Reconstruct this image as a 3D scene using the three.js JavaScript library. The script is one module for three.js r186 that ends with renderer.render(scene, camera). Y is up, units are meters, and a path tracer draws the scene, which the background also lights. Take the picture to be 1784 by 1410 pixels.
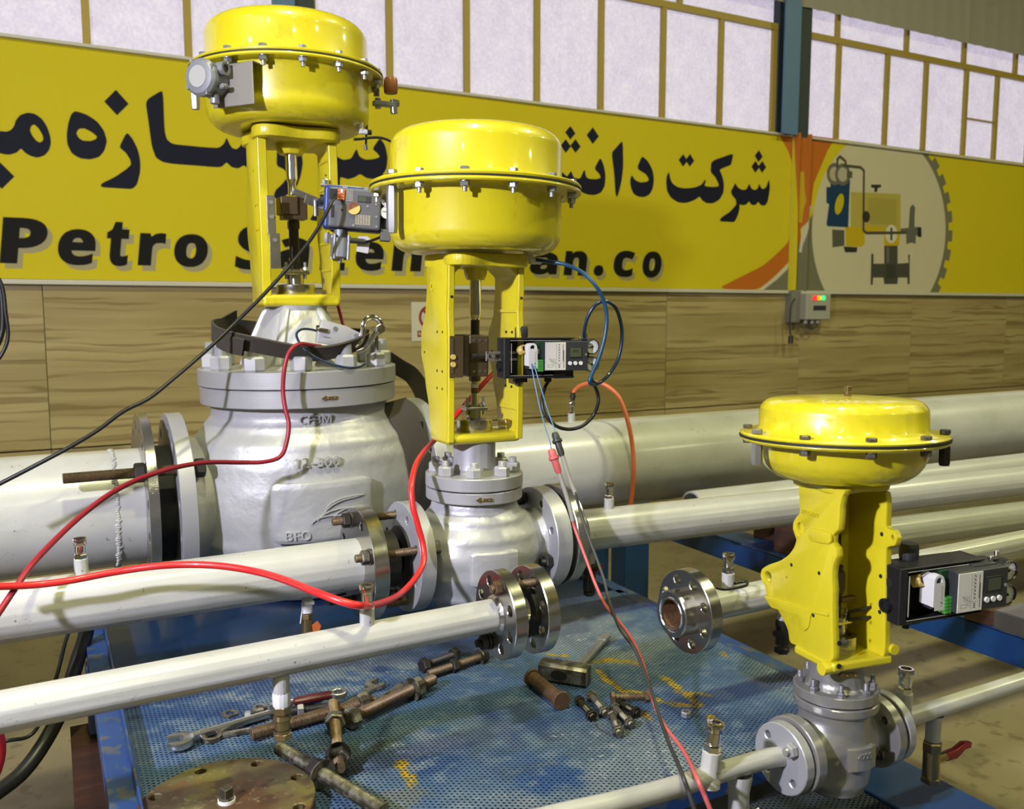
import * as THREE from 'three';
import { mergeGeometries, toCreasedNormals } from 'three/addons/utils/BufferGeometryUtils.js';
import { RoundedBoxGeometry } from 'three/addons/geometries/RoundedBoxGeometry.js';
import { FontLoader } from 'three/addons/loaders/FontLoader.js';
import { TextGeometry } from 'three/addons/geometries/TextGeometry.js';
import { RectAreaLightUniformsLib } from 'three/addons/lights/RectAreaLightUniformsLib.js';
RectAreaLightUniformsLib.init();

// ---------- camera, exposure, lights ----------
const W = 1784, H = 1410;
const scene = new THREE.Scene();
scene.background = new THREE.Color(0.02, 0.022, 0.025);
const camera = new THREE.PerspectiveCamera(49.45, W / H, 0.05, 80);
camera.position.set(0, 1.6, 0);
camera.focus = 1.75; camera.userData.fStop = 6.5;
{ const yaw = 0.491, pitch = 0.1066;
  camera.lookAt(Math.sin(yaw) * Math.cos(pitch), 1.6 - Math.sin(pitch), -Math.cos(yaw) * Math.cos(pitch)); }
const renderer = new THREE.WebGLRenderer({ antialias: true });
renderer.toneMapping = THREE.LinearToneMapping;
renderer.toneMappingExposure = 1.6;
renderer.shadowMap.enabled = true;

const PI = Math.PI, V3 = (a) => new THREE.Vector3(a[0], a[1], a[2]);
const lin = (hex) => new THREE.Color(hex);
const WARM = new THREE.Color(1.0, 0.985, 0.54), COOL = new THREE.Color(0.84, 0.83, 1.0);
const LAMPS = [[0.2, -0.5], [4.4, -0.5], [8.6, -0.5], [-4.8, -0.5], [0.2, 4.2], [4.4, 4.2], [8.6, 4.2], [-4.8, 4.2]];
const LAMP_Y = 5.9, LAMP_NITS = [390, 320, 280, 110, 90, 120, 110, 60], LAMP_SIZE = 0.3;
const FLOOD_AT = [-1.75, 2.5, -0.4], FLOOD_TO = [0.8, 1.5, -2.0], FLOOD_NITS = 2200, FLOOD_SIZE = [0.14, 0.11];
const PANE_NITS = 0.46, PANE_LIGHT = 0.08;

// ---------- seeded noise ----------
let seed = 7;
const rnd = () => { seed = (seed * 1664525 + 1013904223) >>> 0; return seed / 4294967296; };
const rr = (a, b) => a + (b - a) * rnd();
const hash = (x, y, s) => { let h = Math.imul(x, 374761393) ^ Math.imul(y, 668265263) ^ Math.imul(s, 974634777); h = Math.imul(h ^ (h >>> 13), 1274126177); return ((h ^ (h >>> 16)) >>> 0) / 4294967296; };
function vn(x, y, p, q, s) {            // value noise that tiles with period p by q
  const xi = Math.floor(x), yi = Math.floor(y), fx = x - xi, fy = y - yi, u = fx * fx * (3 - 2 * fx), v = fy * fy * (3 - 2 * fy);
  const m = (a, n) => ((a % n) + n) % n, a = hash(m(xi, p), m(yi, q), s), b = hash(m(xi + 1, p), m(yi, q), s), c = hash(m(xi, p), m(yi + 1, q), s), d = hash(m(xi + 1, p), m(yi + 1, q), s);
  return a + (b - a) * u + (c - a) * v + (a - b - c + d) * u * v;
}
function fbm(u, v, fu, fv, oct, s) { let t = 0, a = 0.5, n = 0; for (let i = 0; i < oct; i++) { t += a * vn(u * fu, v * fv, fu, fv, s + i); n += a; a *= 0.5; fu *= 2; fv *= 2; } return t / n; }
const clamp = (x, a = 0, b = 1) => Math.min(b, Math.max(a, x)), mix = (a, b, t) => a + (b - a) * t, sstep = (a, b, x) => { const t = clamp((x - a) / (b - a)); return t * t * (3 - 2 * t); };
const mix3 = (a, b, t) => [mix(a[0], b[0], t), mix(a[1], b[1], t), mix(a[2], b[2], t)];
function dataTex(w, h, fn, srgb, rep) {
  const d = new Uint8Array(w * h * 4);
  for (let y = 0; y < h; y++) for (let x = 0; x < w; x++) { const c = fn((x + 0.5) / w, (y + 0.5) / h), i = (y * w + x) * 4; for (let k = 0; k < 3; k++) d[i + k] = clamp(typeof c === 'number' ? c : c[k]) * 255; d[i + 3] = 255; }
  const t = new THREE.DataTexture(d, w, h); t.magFilter = THREE.LinearFilter; t.minFilter = THREE.LinearFilter; t.wrapS = t.wrapT = THREE.RepeatWrapping;
  if (srgb) t.colorSpace = THREE.SRGBColorSpace; if (rep) t.repeat.set(rep[0], rep[1]); t.needsUpdate = true; return t;
}
const withRep = (t, a, b) => { const c = t.clone(); c.repeat.set(a, b); c.needsUpdate = true; return c; };

// ---------- textures (uv are metres, so repeat = 1 / tile size) ----------
const T = {};
T.orange = dataTex(256, 256, (u, v) => 0.5 + 0.5 * (fbm(u, v, 24, 24, 3, 11) - 0.5) , false, [8, 8]);            // paint orange peel
T.cast = dataTex(512, 512, (u, v) => clamp(0.2 + 0.75 * fbm(u, v, 5, 5, 5, 21) - 0.05 * sstep(0.66, 0.75, fbm(u, v, 12, 12, 2, 29))), false, [5, 5]);  // sand casting
T.fine = dataTex(256, 256, (u, v) => fbm(u, v, 60, 60, 2, 31), false, [12, 12]);
T.brush = dataTex(256, 256, (u, v) => 0.25 + 0.5 * fbm(u, v, 3, 110, 2, 41), false, [4, 4]);
T.dirt = dataTex(512, 512, (u, v) => { const a = fbm(u, v, 5, 5, 5, 51), b = fbm(u, v, 40, 40, 2, 57); const t = sstep(0.62, 0.8, a) * sstep(0.45, 0.7, b); return mix3([1, 1, 1], [0.7, 0.68, 0.6], t * 0.22 + 0.06 * b); }, true, [2.2, 2.2]);
T.cream = dataTex(512, 512, (u, v) => { const a = fbm(u, v, 4, 4, 5, 151), b = fbm(u, v, 70, 70, 2, 157), c = fbm(u, v, 16, 16, 3, 158); return mix3(mix3([0.93, 0.93, 0.92], [0.83, 0.83, 0.8], a), [0.35, 0.33, 0.3], sstep(0.8, 0.88, b) * sstep(0.64, 0.76, c) * 0.7); }, true, [2.4, 2.4]);
T.rust = dataTex(256, 256, (u, v) => { const a = fbm(u, v, 8, 8, 4, 61), b = fbm(u, v, 40, 40, 2, 67); return mix3(mix3([0.36, 0.27, 0.18], [0.52, 0.41, 0.27], a), [0.5, 0.46, 0.38], sstep(0.45, 0.7, b)); }, true, [14, 14]);
T.oldsteel = dataTex(256, 256, (u, v) => { const a = fbm(u, v, 6, 6, 4, 71), b = fbm(u, v, 50, 50, 2, 77); return mix3(mix3([0.62, 0.6, 0.56], [0.38, 0.36, 0.31], sstep(0.35, 0.7, a)), [0.3, 0.22, 0.15], sstep(0.6, 0.85, b) * 0.6); }, true, [9, 9]);
T.grime = dataTex(512, 512, (u, v) => { const a = fbm(u, v, 7, 7, 5, 81); return mix(0.32, 0.62, a); }, false, [4, 4]);
T.floor = dataTex(1024, 1024, (u, v) => { const a = fbm(u, v, 5, 5, 6, 91), b = fbm(u, v, 60, 60, 3, 97), c = fbm(u, v, 14, 14, 4, 99); let k = mix3([0.5, 0.47, 0.39], [0.66, 0.62, 0.52], a); k = mix3(k, [0.42, 0.39, 0.32], sstep(0.56, 0.76, c) * 0.35); return mix3(k, [0.4, 0.37, 0.3], sstep(0.66, 0.8, b) * 0.5); }, true, [0.4, 0.4]);
T.marble = dataTex(1024, 1024, (u, v) => {      // travertine cut along its bedding: thin wavy brown lines
  const w = 0.035 * (fbm(u, v, 2, 4, 4, 101) - 0.5) + 0.008 * (fbm(u, v, 12, 12, 3, 103) - 0.5), y = v + w;
  const band = fbm(u, y, 1, 16, 4, 107), line = Math.abs(fbm(u, y, 1, 26, 2, 109) - 0.5), vein = 1 - sstep(0.0, 0.045, line), cloud = fbm(u, v, 4, 9, 4, 111);
  let c = mix3([0.72, 0.65, 0.46], [0.63, 0.555, 0.375], sstep(0.3, 0.7, band)); c = mix3(c, [0.74, 0.68, 0.5], cloud * 0.35);
  c = mix3(c, [0.36, 0.29, 0.165], vein * sstep(0.4, 0.66, fbm(u, v, 3, 14, 3, 113)) * 0.55);
  return mix3(c, [0.47, 0.39, 0.24], sstep(0.56, 0.75, fbm(u, y, 2, 70, 2, 117)) * 0.5);
}, true, [0.8, 0.8]);
T.frost = dataTex(512, 512, (u, v) => { const a = fbm(u, v, 10, 10, 5, 121), b = fbm(u, v, 90, 90, 2, 127), c = fbm(u, v, 30, 3, 3, 129); const t = clamp(0.5 + 0.6 * (a - 0.5) + 1.0 * (b - 0.5) + 0.25 * (c - 0.5)); return mix3([0.78, 0.735, 0.85], [0.93, 0.895, 0.945], t); }, true, [0.9, 0.9]);
T.rustplate = dataTex(1024, 1024, (u, v) => {    // the blind flange: rust, old yellow-green paint, bare scratches
  const a = fbm(u, v, 5, 5, 5, 131), b = fbm(u, v, 14, 14, 4, 137), c = fbm(u, v, 60, 60, 2, 139), d = fbm(u, v, 3, 26, 3, 141);
  let k = mix3([0.42, 0.39, 0.25], [0.35, 0.29, 0.19], sstep(0.36, 0.64, a)); k = mix3(k, [0.36, 0.23, 0.15], sstep(0.5, 0.66, fbm(u, v, 3, 3, 5, 143)) * 0.8); k = mix3(k, [0.45, 0.29, 0.16], sstep(0.56, 0.74, b) * 0.5);
  k = mix3(k, [0.5, 0.46, 0.16], sstep(0.62, 0.76, fbm(u, v, 6, 6, 4, 145)) * 0.5); k = mix3(k, [0.24, 0.17, 0.12], sstep(0.6, 0.75, fbm(u, v, 12, 12, 3, 147)) * 0.55);
  return mix3(k, [0.6, 0.56, 0.42], sstep(0.6, 0.8, c) * sstep(0.45, 0.7, d) * 0.55);
}, true, [2.6, 2.6]);
T.sheet = dataTex(1024, 1024, (u, v) => {        // worn blue tray paint with yellow and grey spray patches
  const a = fbm(u, v, 4, 4, 5, 161), b = fbm(u, v, 9, 9, 4, 163), c = fbm(u, v, 50, 50, 2, 167), e = fbm(u, v, 5, 5, 4, 169);
  let k = mix3([0.13, 0.27, 0.5], [0.33, 0.42, 0.52], sstep(0.42, 0.62, a)); k = mix3(k, [0.42, 0.44, 0.34], sstep(0.56, 0.7, e) * 0.75);
  k = mix3(k, [0.22, 0.3, 0.24], sstep(0.6, 0.72, fbm(u, v, 6, 6, 4, 171)) * 0.7); k = mix3(k, [0.6, 0.64, 0.66], sstep(0.66, 0.8, c) * 0.6); return mix3(k, [0.1, 0.19, 0.36], sstep(0.6, 0.72, b) * 0.5);
}, true, [0.9, 0.9]);
T.bluewear = dataTex(512, 512, (u, v) => { const a = fbm(u, v, 6, 6, 5, 181), c = fbm(u, v, 24, 24, 3, 187); let k = mix3([0.09, 0.22, 0.44], [0.13, 0.28, 0.52], a); k = mix3(k, [0.3, 0.36, 0.36], sstep(0.56, 0.7, c) * 0.7); return mix3(k, [0.42, 0.3, 0.26], sstep(0.72, 0.8, c) * 0.6); }, true, [2, 2]);
T.wood = dataTex(256, 256, (u, v) => { const a = fbm(u, v, 2, 30, 3, 191); return mix3([0.2, 0.11, 0.06], [0.36, 0.21, 0.12], a); }, true, [4, 4]);
T.weave = dataTex(256, 256, (u, v) => { const a = Math.sin(u * PI * 2 * 16) * Math.sin(v * PI * 2 * 16); return 0.5 + 0.35 * a + 0.15 * (fbm(u, v, 60, 60, 2, 199) - 0.5); }, false, [20, 20]);

// ---------- materials ----------
const phys = (o) => new THREE.MeshPhysicalMaterial(o), std = (o) => new THREE.MeshStandardMaterial(o);
const M = {
  paneDim: std({ color: new THREE.Color(0.25, 0.24, 0.26), roughness: 0.6, emissive: new THREE.Color(1, 1, 1), emissiveMap: T.frost, emissiveIntensity: PANE_NITS * 0.15 }),
  printGrey: std({ color: new THREE.Color(0.3024, 0.3024, 0.288), roughness: 0.6 }),
  yellow: phys({ color: new THREE.Color(0.5544, 0.4752, 0.00864), map: T.dirt, roughness: 0.36, clearcoat: 0.85, clearcoatRoughness: 0.08, bumpMap: T.orange, bumpScale: 0.00014 }),
  yellowCast: phys({ color: new THREE.Color(0.5688, 0.4824, 0.01008), map: T.dirt, roughness: 0.42, clearcoat: 0.6, clearcoatRoughness: 0.22, bumpMap: T.cast, bumpScale: 0.0008 }),
  silver: phys({ color: new THREE.Color(0.4032, 0.4032, 0.414), metalness: 0.35, roughness: 0.42, bumpMap: T.cast, bumpScale: 0.003 }),
  silverSmooth: phys({ color: new THREE.Color(0.36, 0.36, 0.3744), metalness: 0.4, roughness: 0.4, bumpMap: T.brush, bumpScale: 0.0002 }),
  pipe: phys({ color: new THREE.Color(0.51, 0.51, 0.51), map: T.cream, roughness: 0.35, clearcoat: 0.45, clearcoatRoughness: 0.16, bumpMap: T.orange, bumpScale: 0.0003 }),
  steel: phys({ color: new THREE.Color(0.47, 0.455, 0.42), metalness: 1, roughness: 0.24, roughnessMap: null, bumpMap: T.brush, bumpScale: 0.00012 }),
  steelDull: phys({ color: new THREE.Color(0.3024, 0.2952, 0.2808), metalness: 0.85, roughness: 0.45, roughnessMap: T.grime, bumpMap: T.fine, bumpScale: 0.0002 }),
  chrome: std({ color: new THREE.Color(0.74, 0.72, 0.68), metalness: 1, roughness: 0.12 }),
  bolt: std({ color: new THREE.Color(0.396, 0.396, 0.4032), metalness: 0.8, roughness: 0.38 }),
  silverDark: phys({ color: new THREE.Color(0.31, 0.305, 0.29), metalness: 0.6, roughness: 0.3, bumpMap: T.cast, bumpScale: 0.0015 }),
  rodZinc: std({ color: new THREE.Color(0.2592, 0.2592, 0.2736), metalness: 0.7, roughness: 0.42 }),
  paintedNut: phys({ color: new THREE.Color(0.4032, 0.4032, 0.4104), metalness: 0.3, roughness: 0.42 }),
  black: std({ color: new THREE.Color(0.00864, 0.00864, 0.01008), roughness: 0.45, bumpMap: T.fine, bumpScale: 0.0002 }),
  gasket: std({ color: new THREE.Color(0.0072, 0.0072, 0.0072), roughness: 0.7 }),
  dark: std({ color: new THREE.Color(0.0216, 0.02304, 0.02448), roughness: 0.5 }),
  darkSteel: std({ color: new THREE.Color(0.0432, 0.0396, 0.036), metalness: 0.7, roughness: 0.5 }),
  rust: std({ color: new THREE.Color(0.72, 0.72, 0.72), map: T.rust, roughness: 0.5, metalness: 0.55, bumpMap: T.cast, bumpScale: 0.0006 }),
  oldSteel: std({ color: new THREE.Color(0.72, 0.72, 0.72), map: T.oldsteel, metalness: 0.75, roughness: 0.42 }),
  zinc: std({ color: new THREE.Color(0.4464, 0.4464, 0.4032), map: T.oldsteel, metalness: 0.7, roughness: 0.45 }),
  oil: std({ color: new THREE.Color(0.144, 0.1368, 0.0936), map: T.oldsteel, metalness: 0.8, roughness: 0.35 }),
  brownRust: std({ color: new THREE.Color(0.4, 0.31, 0.26), map: T.rust, roughness: 0.7, metalness: 0.3, bumpMap: T.cast, bumpScale: 0.001 }),
  bronze: std({ color: new THREE.Color(0.1224, 0.0864, 0.0468), metalness: 0.55, roughness: 0.4 }),
  brass: std({ color: new THREE.Color(0.324, 0.2448, 0.1152), metalness: 0.9, roughness: 0.35 }),
  plate: std({ color: new THREE.Color(0.72, 0.72, 0.72), map: T.rustplate, roughness: 0.5, metalness: 0.35, bumpMap: T.cast, bumpScale: 0.0007 }),
  sheet: std({ color: new THREE.Color(0.72, 0.72, 0.72), map: T.sheet, roughness: 0.5, metalness: 0.2 }),
  blue: phys({ color: new THREE.Color(0.72, 0.72, 0.72), map: T.bluewear, roughness: 0.45, clearcoat: 0.2, clearcoatRoughness: 0.3 }),
  navy: phys({ color: new THREE.Color(0.0036, 0.01872, 0.0612), roughness: 0.35, clearcoat: 0.3 }),  // tray blue with shade mixed into the colour
  blueClean: phys({ color: new THREE.Color(0.00576, 0.0396, 0.1368), roughness: 0.4, bumpMap: T.orange, bumpScale: 0.0003 }),
  wood: std({ color: new THREE.Color(0.72, 0.72, 0.72), map: T.wood, roughness: 0.8, bumpMap: T.cast, bumpScale: 0.001 }),
  strap: std({ color: new THREE.Color(0.0432, 0.036, 0.02592), roughness: 0.9, bumpMap: T.weave, bumpScale: 0.0012 }),
  redDark: phys({ color: new THREE.Color(0.2448, 0.00864, 0.0216), roughness: 0.42 }),
  red: phys({ color: new THREE.Color(0.54, 0.0144, 0.01584), roughness: 0.38, clearcoat: 0.3 }),
  redPale: phys({ color: new THREE.Color(0.4752, 0.0936, 0.0936), roughness: 0.45 }),
  greyWire: std({ color: new THREE.Color(0.03, 0.03, 0.028), roughness: 0.5 }),
  greySleeve: std({ color: new THREE.Color(0.2592, 0.252, 0.216), roughness: 0.6 }),
  columnShaded: phys({ color: new THREE.Color(0.0144, 0.0252, 0.0252), roughness: 0.6 }),  // column paint darkened to imitate its shaded recess
  blackCable: phys({ color: new THREE.Color(0.00864, 0.00864, 0.00864), roughness: 0.4 }),
  hoseBlue: phys({ color: new THREE.Color(0.00432, 0.0216, 0.054), roughness: 0.3, clearcoat: 0.4 }),
  hoseMid: phys({ color: new THREE.Color(0.00864, 0.0504, 0.1152), roughness: 0.35 }),
  wireBlue: phys({ color: new THREE.Color(0.1152, 0.2376, 0.396), roughness: 0.4 }),
  hoseOrange: phys({ color: new THREE.Color(0.5184, 0.1152, 0.036), roughness: 0.42 }),
  white: std({ color: new THREE.Color(0.576, 0.576, 0.5616), roughness: 0.5 }),
  paper: std({ color: new THREE.Color(0.5904, 0.5832, 0.5616), roughness: 0.8 }),
  ptfe: std({ color: new THREE.Color(0.6192, 0.6192, 0.6336), roughness: 0.6, bumpMap: T.cast, bumpScale: 0.001 }),
  green: std({ color: new THREE.Color(0.0504, 0.2592, 0.036), roughness: 0.5 }),
  pcb: std({ color: new THREE.Color(0.0072, 0.036, 0.0144), roughness: 0.5 }),
  orangePlastic: std({ color: new THREE.Color(0.54, 0.1296, 0.0288), roughness: 0.5 }),
  knobYellow: std({ color: new THREE.Color(0.5904, 0.432, 0.1152), roughness: 0.5 }),
  greyCover: phys({ color: new THREE.Color(0.0936, 0.0936, 0.1008), roughness: 0.5 }),
  greyCast: phys({ color: new THREE.Color(0.216, 0.2232, 0.2448), metalness: 0.35, roughness: 0.45 }),
  blueHousing: phys({ color: new THREE.Color(0.0108, 0.0324, 0.1728), roughness: 0.4 }),
  copper: std({ color: new THREE.Color(0.2592, 0.0936, 0.036), metalness: 0.4, roughness: 0.4 }),
  gaugeFace: std({ color: new THREE.Color(0.576, 0.576, 0.5472), roughness: 0.4 }),
  lcd: std({ color: new THREE.Color(0.072, 0.0828, 0.0504), roughness: 0.25 }),
  rustBore: std({ color: new THREE.Color(0.612, 0.432, 0.288), map: T.rust, roughness: 0.8 }),
  plateGrey: std({ color: new THREE.Color(0.2376, 0.2232, 0.1944), metalness: 0.5, roughness: 0.5 }),
  floor: phys({ color: new THREE.Color(0.62, 0.6, 0.56), map: T.floor, roughness: 0.55, bumpMap: T.cast, bumpScale: 0.001 }),
  marble: phys({ color: new THREE.Color(0.72, 0.72, 0.6624), map: T.marble, roughness: 0.28, clearcoat: 0.25, clearcoatRoughness: 0.25 }),
  wall: std({ color: new THREE.Color(0.2016, 0.1944, 0.1728), roughness: 0.85 }),
  ceiling: std({ color: new THREE.Color(0.144, 0.1404, 0.1296), roughness: 0.8 }),
  windowFrame: std({ color: new THREE.Color(0.3024, 0.216, 0.0252), roughness: 0.5 }),
  column: phys({ color: new THREE.Color(0.0648, 0.1368, 0.2448), roughness: 0.5 }),
  corrugated: std({ color: new THREE.Color(0.2592, 0.2376, 0.1872), roughness: 0.6, map: T.dirt }),
  trimWhite: std({ color: new THREE.Color(0.4464, 0.4176, 0.3456), roughness: 0.5 }),
  boxGrey: std({ color: new THREE.Color(0.288, 0.2808, 0.2376), roughness: 0.6 }),
  pane: std({ color: new THREE.Color(0.25, 0.24, 0.26), roughness: 0.6, emissive: new THREE.Color(1, 1, 1), emissiveMap: T.frost, emissiveIntensity: PANE_NITS }),
};

// ---------- helpers ----------
const used = {};
const numbered = (n) => { const k = used[n] || 0; used[n] = k + 1; return k ? n + '_' + String(k).padStart(3, '0') : n; };
function shade(m) { m.castShadow = m.receiveShadow = true; return m; }
function thing(name, label, category, at = [0, 0, 0], group) {
  const o = new THREE.Group(); o.name = numbered(name); o.position.set(...at); o.userData = { label, category }; if (group) o.userData.group = group; scene.add(o); return o;
}
function part(name, geo, mat, parent, label) {
  const m = shade(new THREE.Mesh(Array.isArray(geo) ? merge(geo) : geo, mat)); m.name = numbered(name); parent.add(m); if (label) m.userData.label = label; return m;
}
function node(name, parent) { const g = new THREE.Group(); g.name = numbered(name); parent.add(g); return g; }
function solo(name, geo, mat, label, category, group) { const m = part(name, geo, mat, scene); m.userData = { label, category }; if (group) m.userData.group = group; return m; }
function struct(name, geo, mat, parent = scene) { const m = part(name, geo, mat, parent); if (parent === scene) m.userData.kind = 'structure'; return m; }
function structNode(name) { const g = new THREE.Group(); g.name = name; g.userData.kind = 'structure'; scene.add(g); return g; }
function merge(list) { return mergeGeometries(list.map((g) => { const h = g.index ? g.toNonIndexed() : g.clone(); for (const k of Object.keys(h.attributes)) if (!['position', 'normal', 'uv'].includes(k)) h.deleteAttribute(k); h.morphAttributes = {}; return h; }), false); }
const tr = (g, x, y, z) => g.translate(x, y, z);
const rx = (g, a) => g.rotateX(a), ry = (g, a) => g.rotateY(a), rz = (g, a) => g.rotateZ(a);
function boxUV(g) {                       // box-projected uv in metres
  const h = g.index ? g.toNonIndexed() : g, p = h.attributes.position, uv = new Float32Array(p.count * 2), a = new THREE.Vector3(), b = new THREE.Vector3(), c = new THREE.Vector3();
  for (let i = 0; i < p.count; i += 3) {
    a.fromBufferAttribute(p, i); b.fromBufferAttribute(p, i + 1).sub(a); c.fromBufferAttribute(p, i + 2).sub(a); b.cross(c);
    const x = Math.abs(b.x), y = Math.abs(b.y), z = Math.abs(b.z);
    for (let k = 0; k < 3; k++) { const X = p.getX(i + k), Y = p.getY(i + k), Z = p.getZ(i + k), q = x > y && x > z ? [Z, Y] : y > z ? [X, Z] : [X, Y]; uv[(i + k) * 2] = q[0]; uv[(i + k) * 2 + 1] = q[1]; }
  }
  h.setAttribute('uv', new THREE.BufferAttribute(uv, 2)); return h;
}
const box = (w, h, d, x = 0, y = 0, z = 0) => boxUV(new THREE.BoxGeometry(w, h, d)).translate(x, y, z);
const rbox = (w, h, d, r, x = 0, y = 0, z = 0) => boxUV(new RoundedBoxGeometry(w, h, d, 2, Math.min(r, w / 2.01, h / 2.01, d / 2.01))).translate(x, y, z);
function lathe(profile, seg = 64, crease = 0.55) {      // profile [[r, y], ...] from the bottom up, round the y axis
  const pts = profile.map((p) => new THREE.Vector2(Math.max(p[0], 1e-5), p[1])), g = new THREE.LatheGeometry(pts, seg), uv = g.attributes.uv, R = Math.max(...profile.map((p) => p[0]));
  let L = [0]; for (let i = 1; i < pts.length; i++) L.push(L[i - 1] + pts[i].distanceTo(pts[i - 1]));
  for (let i = 0; i <= seg; i++) for (let j = 0; j < pts.length; j++) uv.setXY(i * pts.length + j, (i / seg) * 2 * PI * R, L[j]);
  return crease ? toCreasedNormals(g, crease) : g;
}
const cyl = (r, h, seg = 32, y = 0, r2 = r) => lathe([[0, y], [r, y], [r2, y + h], [0, y + h]], seg, 0.5);
const alongX = (g) => g.rotateZ(-PI / 2);               // +y becomes +x
const alongZ = (g) => g.rotateX(PI / 2);                // +y becomes +z
function disc(R, r0, t, n, rh, bc, seg = 72, off = 0, bev = 0.0015) {   // bolted ring from y = 0 to y = t
  const s = new THREE.Shape(); s.absarc(0, 0, R - bev, 0, 2 * PI);
  if (r0 > 0) { const h = new THREE.Path(); h.absarc(0, 0, r0, 0, 2 * PI, true); s.holes.push(h); }
  for (let i = 0; i < n; i++) { const a = off + (i + 0.5) / n * 2 * PI, h = new THREE.Path(); h.absarc(Math.cos(a) * bc, Math.sin(a) * bc, rh, 0, 2 * PI, true); s.holes.push(h); }
  const g = new THREE.ExtrudeGeometry(s, { depth: t - 2 * bev, bevelEnabled: true, bevelThickness: bev, bevelSize: bev, bevelSegments: 1, curveSegments: seg / 2 });
  g.translate(0, 0, bev).rotateX(-PI / 2);
  return toCreasedNormals(boxUV(g), 0.6);
}
function hex(af, h, bore = 0, y = 0) {                   // hexagon across flats af, chamfered, from y to y + h
  const R = af / Math.sqrt(3), c = h * 0.14, pts = [[0, 0], [R * 0.86, 0], [R, c], [R, h - c], [R * 0.86, h]];
  if (bore) { pts[0] = [bore, 0]; pts.push([bore, h]); pts.push([bore, 0]); } else pts.push([0, h]);
  return lathe(pts, 6, 0.3).translate(0, y, 0);
}
function thread(r, L, pitch = 0.0028, seg = 18) {        // threaded rod from y = 0 to L
  const p = [[0, 0], [r * 0.88, 0]], n = Math.max(2, Math.round(L / pitch)), d = Math.min(0.0016, r * 0.11);
  for (let i = 0; i < n; i++) { p.push([r - d, (i + 0.12) * L / n]); p.push([r, (i + 0.55) * L / n]); }
  p.push([r - d, L]); p.push([0, L]); return lathe(p, seg, 0.5);
}
function tube(pts, r, seg = 0, rad = 10, ten = 0.5) { const c = new THREE.CatmullRomCurve3(pts.map(V3), false, 'catmullrom', ten), g = new THREE.TubeGeometry(c, seg || pts.length * 10, r, rad, false), L = c.getLength(), uv = g.attributes.uv; for (let i = 0; i < uv.count; i++) uv.setXY(i, uv.getX(i) * L, uv.getY(i) * 2 * PI * r); return g; }
function rod(a, b, r, seg = 16, r2 = r) {               // cylinder between two points
  const A = V3(a), d = V3(b).sub(A), L = d.length(), g = lathe([[0, 0], [r, 0], [r2, L], [0, L]], seg, 0.5);
  g.applyQuaternion(new THREE.Quaternion().setFromUnitVectors(new THREE.Vector3(0, 1, 0), d.normalize())); return g.translate(a[0], a[1], a[2]);
}
function aim(g, a, b) { const A = V3(a), d = V3(b).sub(A).normalize(); g.applyQuaternion(new THREE.Quaternion().setFromUnitVectors(new THREE.Vector3(0, 1, 0), d)); return g.translate(a[0], a[1], a[2]); }
function ext(outline, depth, bev = 0.002, holes = [], curve = true) {   // outline [[u, v], ...] extruded along z from 0 to depth
  const s = new THREE.Shape(), P = outline.map((p) => new THREE.Vector2(p[0], p[1]));
  s.setFromPoints(curve ? new THREE.CatmullRomCurve3(P.map((p) => new THREE.Vector3(p.x, p.y, 0)), true, 'catmullrom', 0.25).getPoints(P.length * 4).map((p) => new THREE.Vector2(p.x, p.y)) : P);
  for (const [x, y, r] of holes) { const h = new THREE.Path(); h.absarc(x, y, r, 0, 2 * PI, true); s.holes.push(h); }
  const g = new THREE.ExtrudeGeometry(s, { depth: depth - 2 * bev, bevelEnabled: bev > 0, bevelThickness: bev, bevelSize: bev, bevelOffset: -bev, bevelSegments: 2, curveSegments: 12 });
  g.translate(0, 0, bev); return toCreasedNormals(boxUV(g), 0.5);
}
const sideways = (g) => g.rotateY(-PI / 2);             // outline (u, v) extruded: u becomes z, extrusion runs to -x
const fontThin = await new FontLoader().loadAsync('fonts/droid/droid_sans_regular.typeface.json'), fontBold = await new FontLoader().loadAsync('fonts/droid/droid_sans_bold.typeface.json');
function text3(s, size, depth) { const g = new TextGeometry(s, { font: fontThin, size, depth, curveSegments: 4, bevelEnabled: false }); g.computeBoundingBox(); return g; }
function canvasTex(w, h, draw) { const c = document.createElement('canvas'); c.width = w; c.height = h; draw(c.getContext('2d'), w, h); const t = new THREE.CanvasTexture(c); t.colorSpace = THREE.SRGBColorSpace; t.magFilter = THREE.LinearFilter; return t; }
const planeXY = (w, h, x, y, z) => new THREE.PlaneGeometry(w, h).translate(x, y, z);

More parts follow.
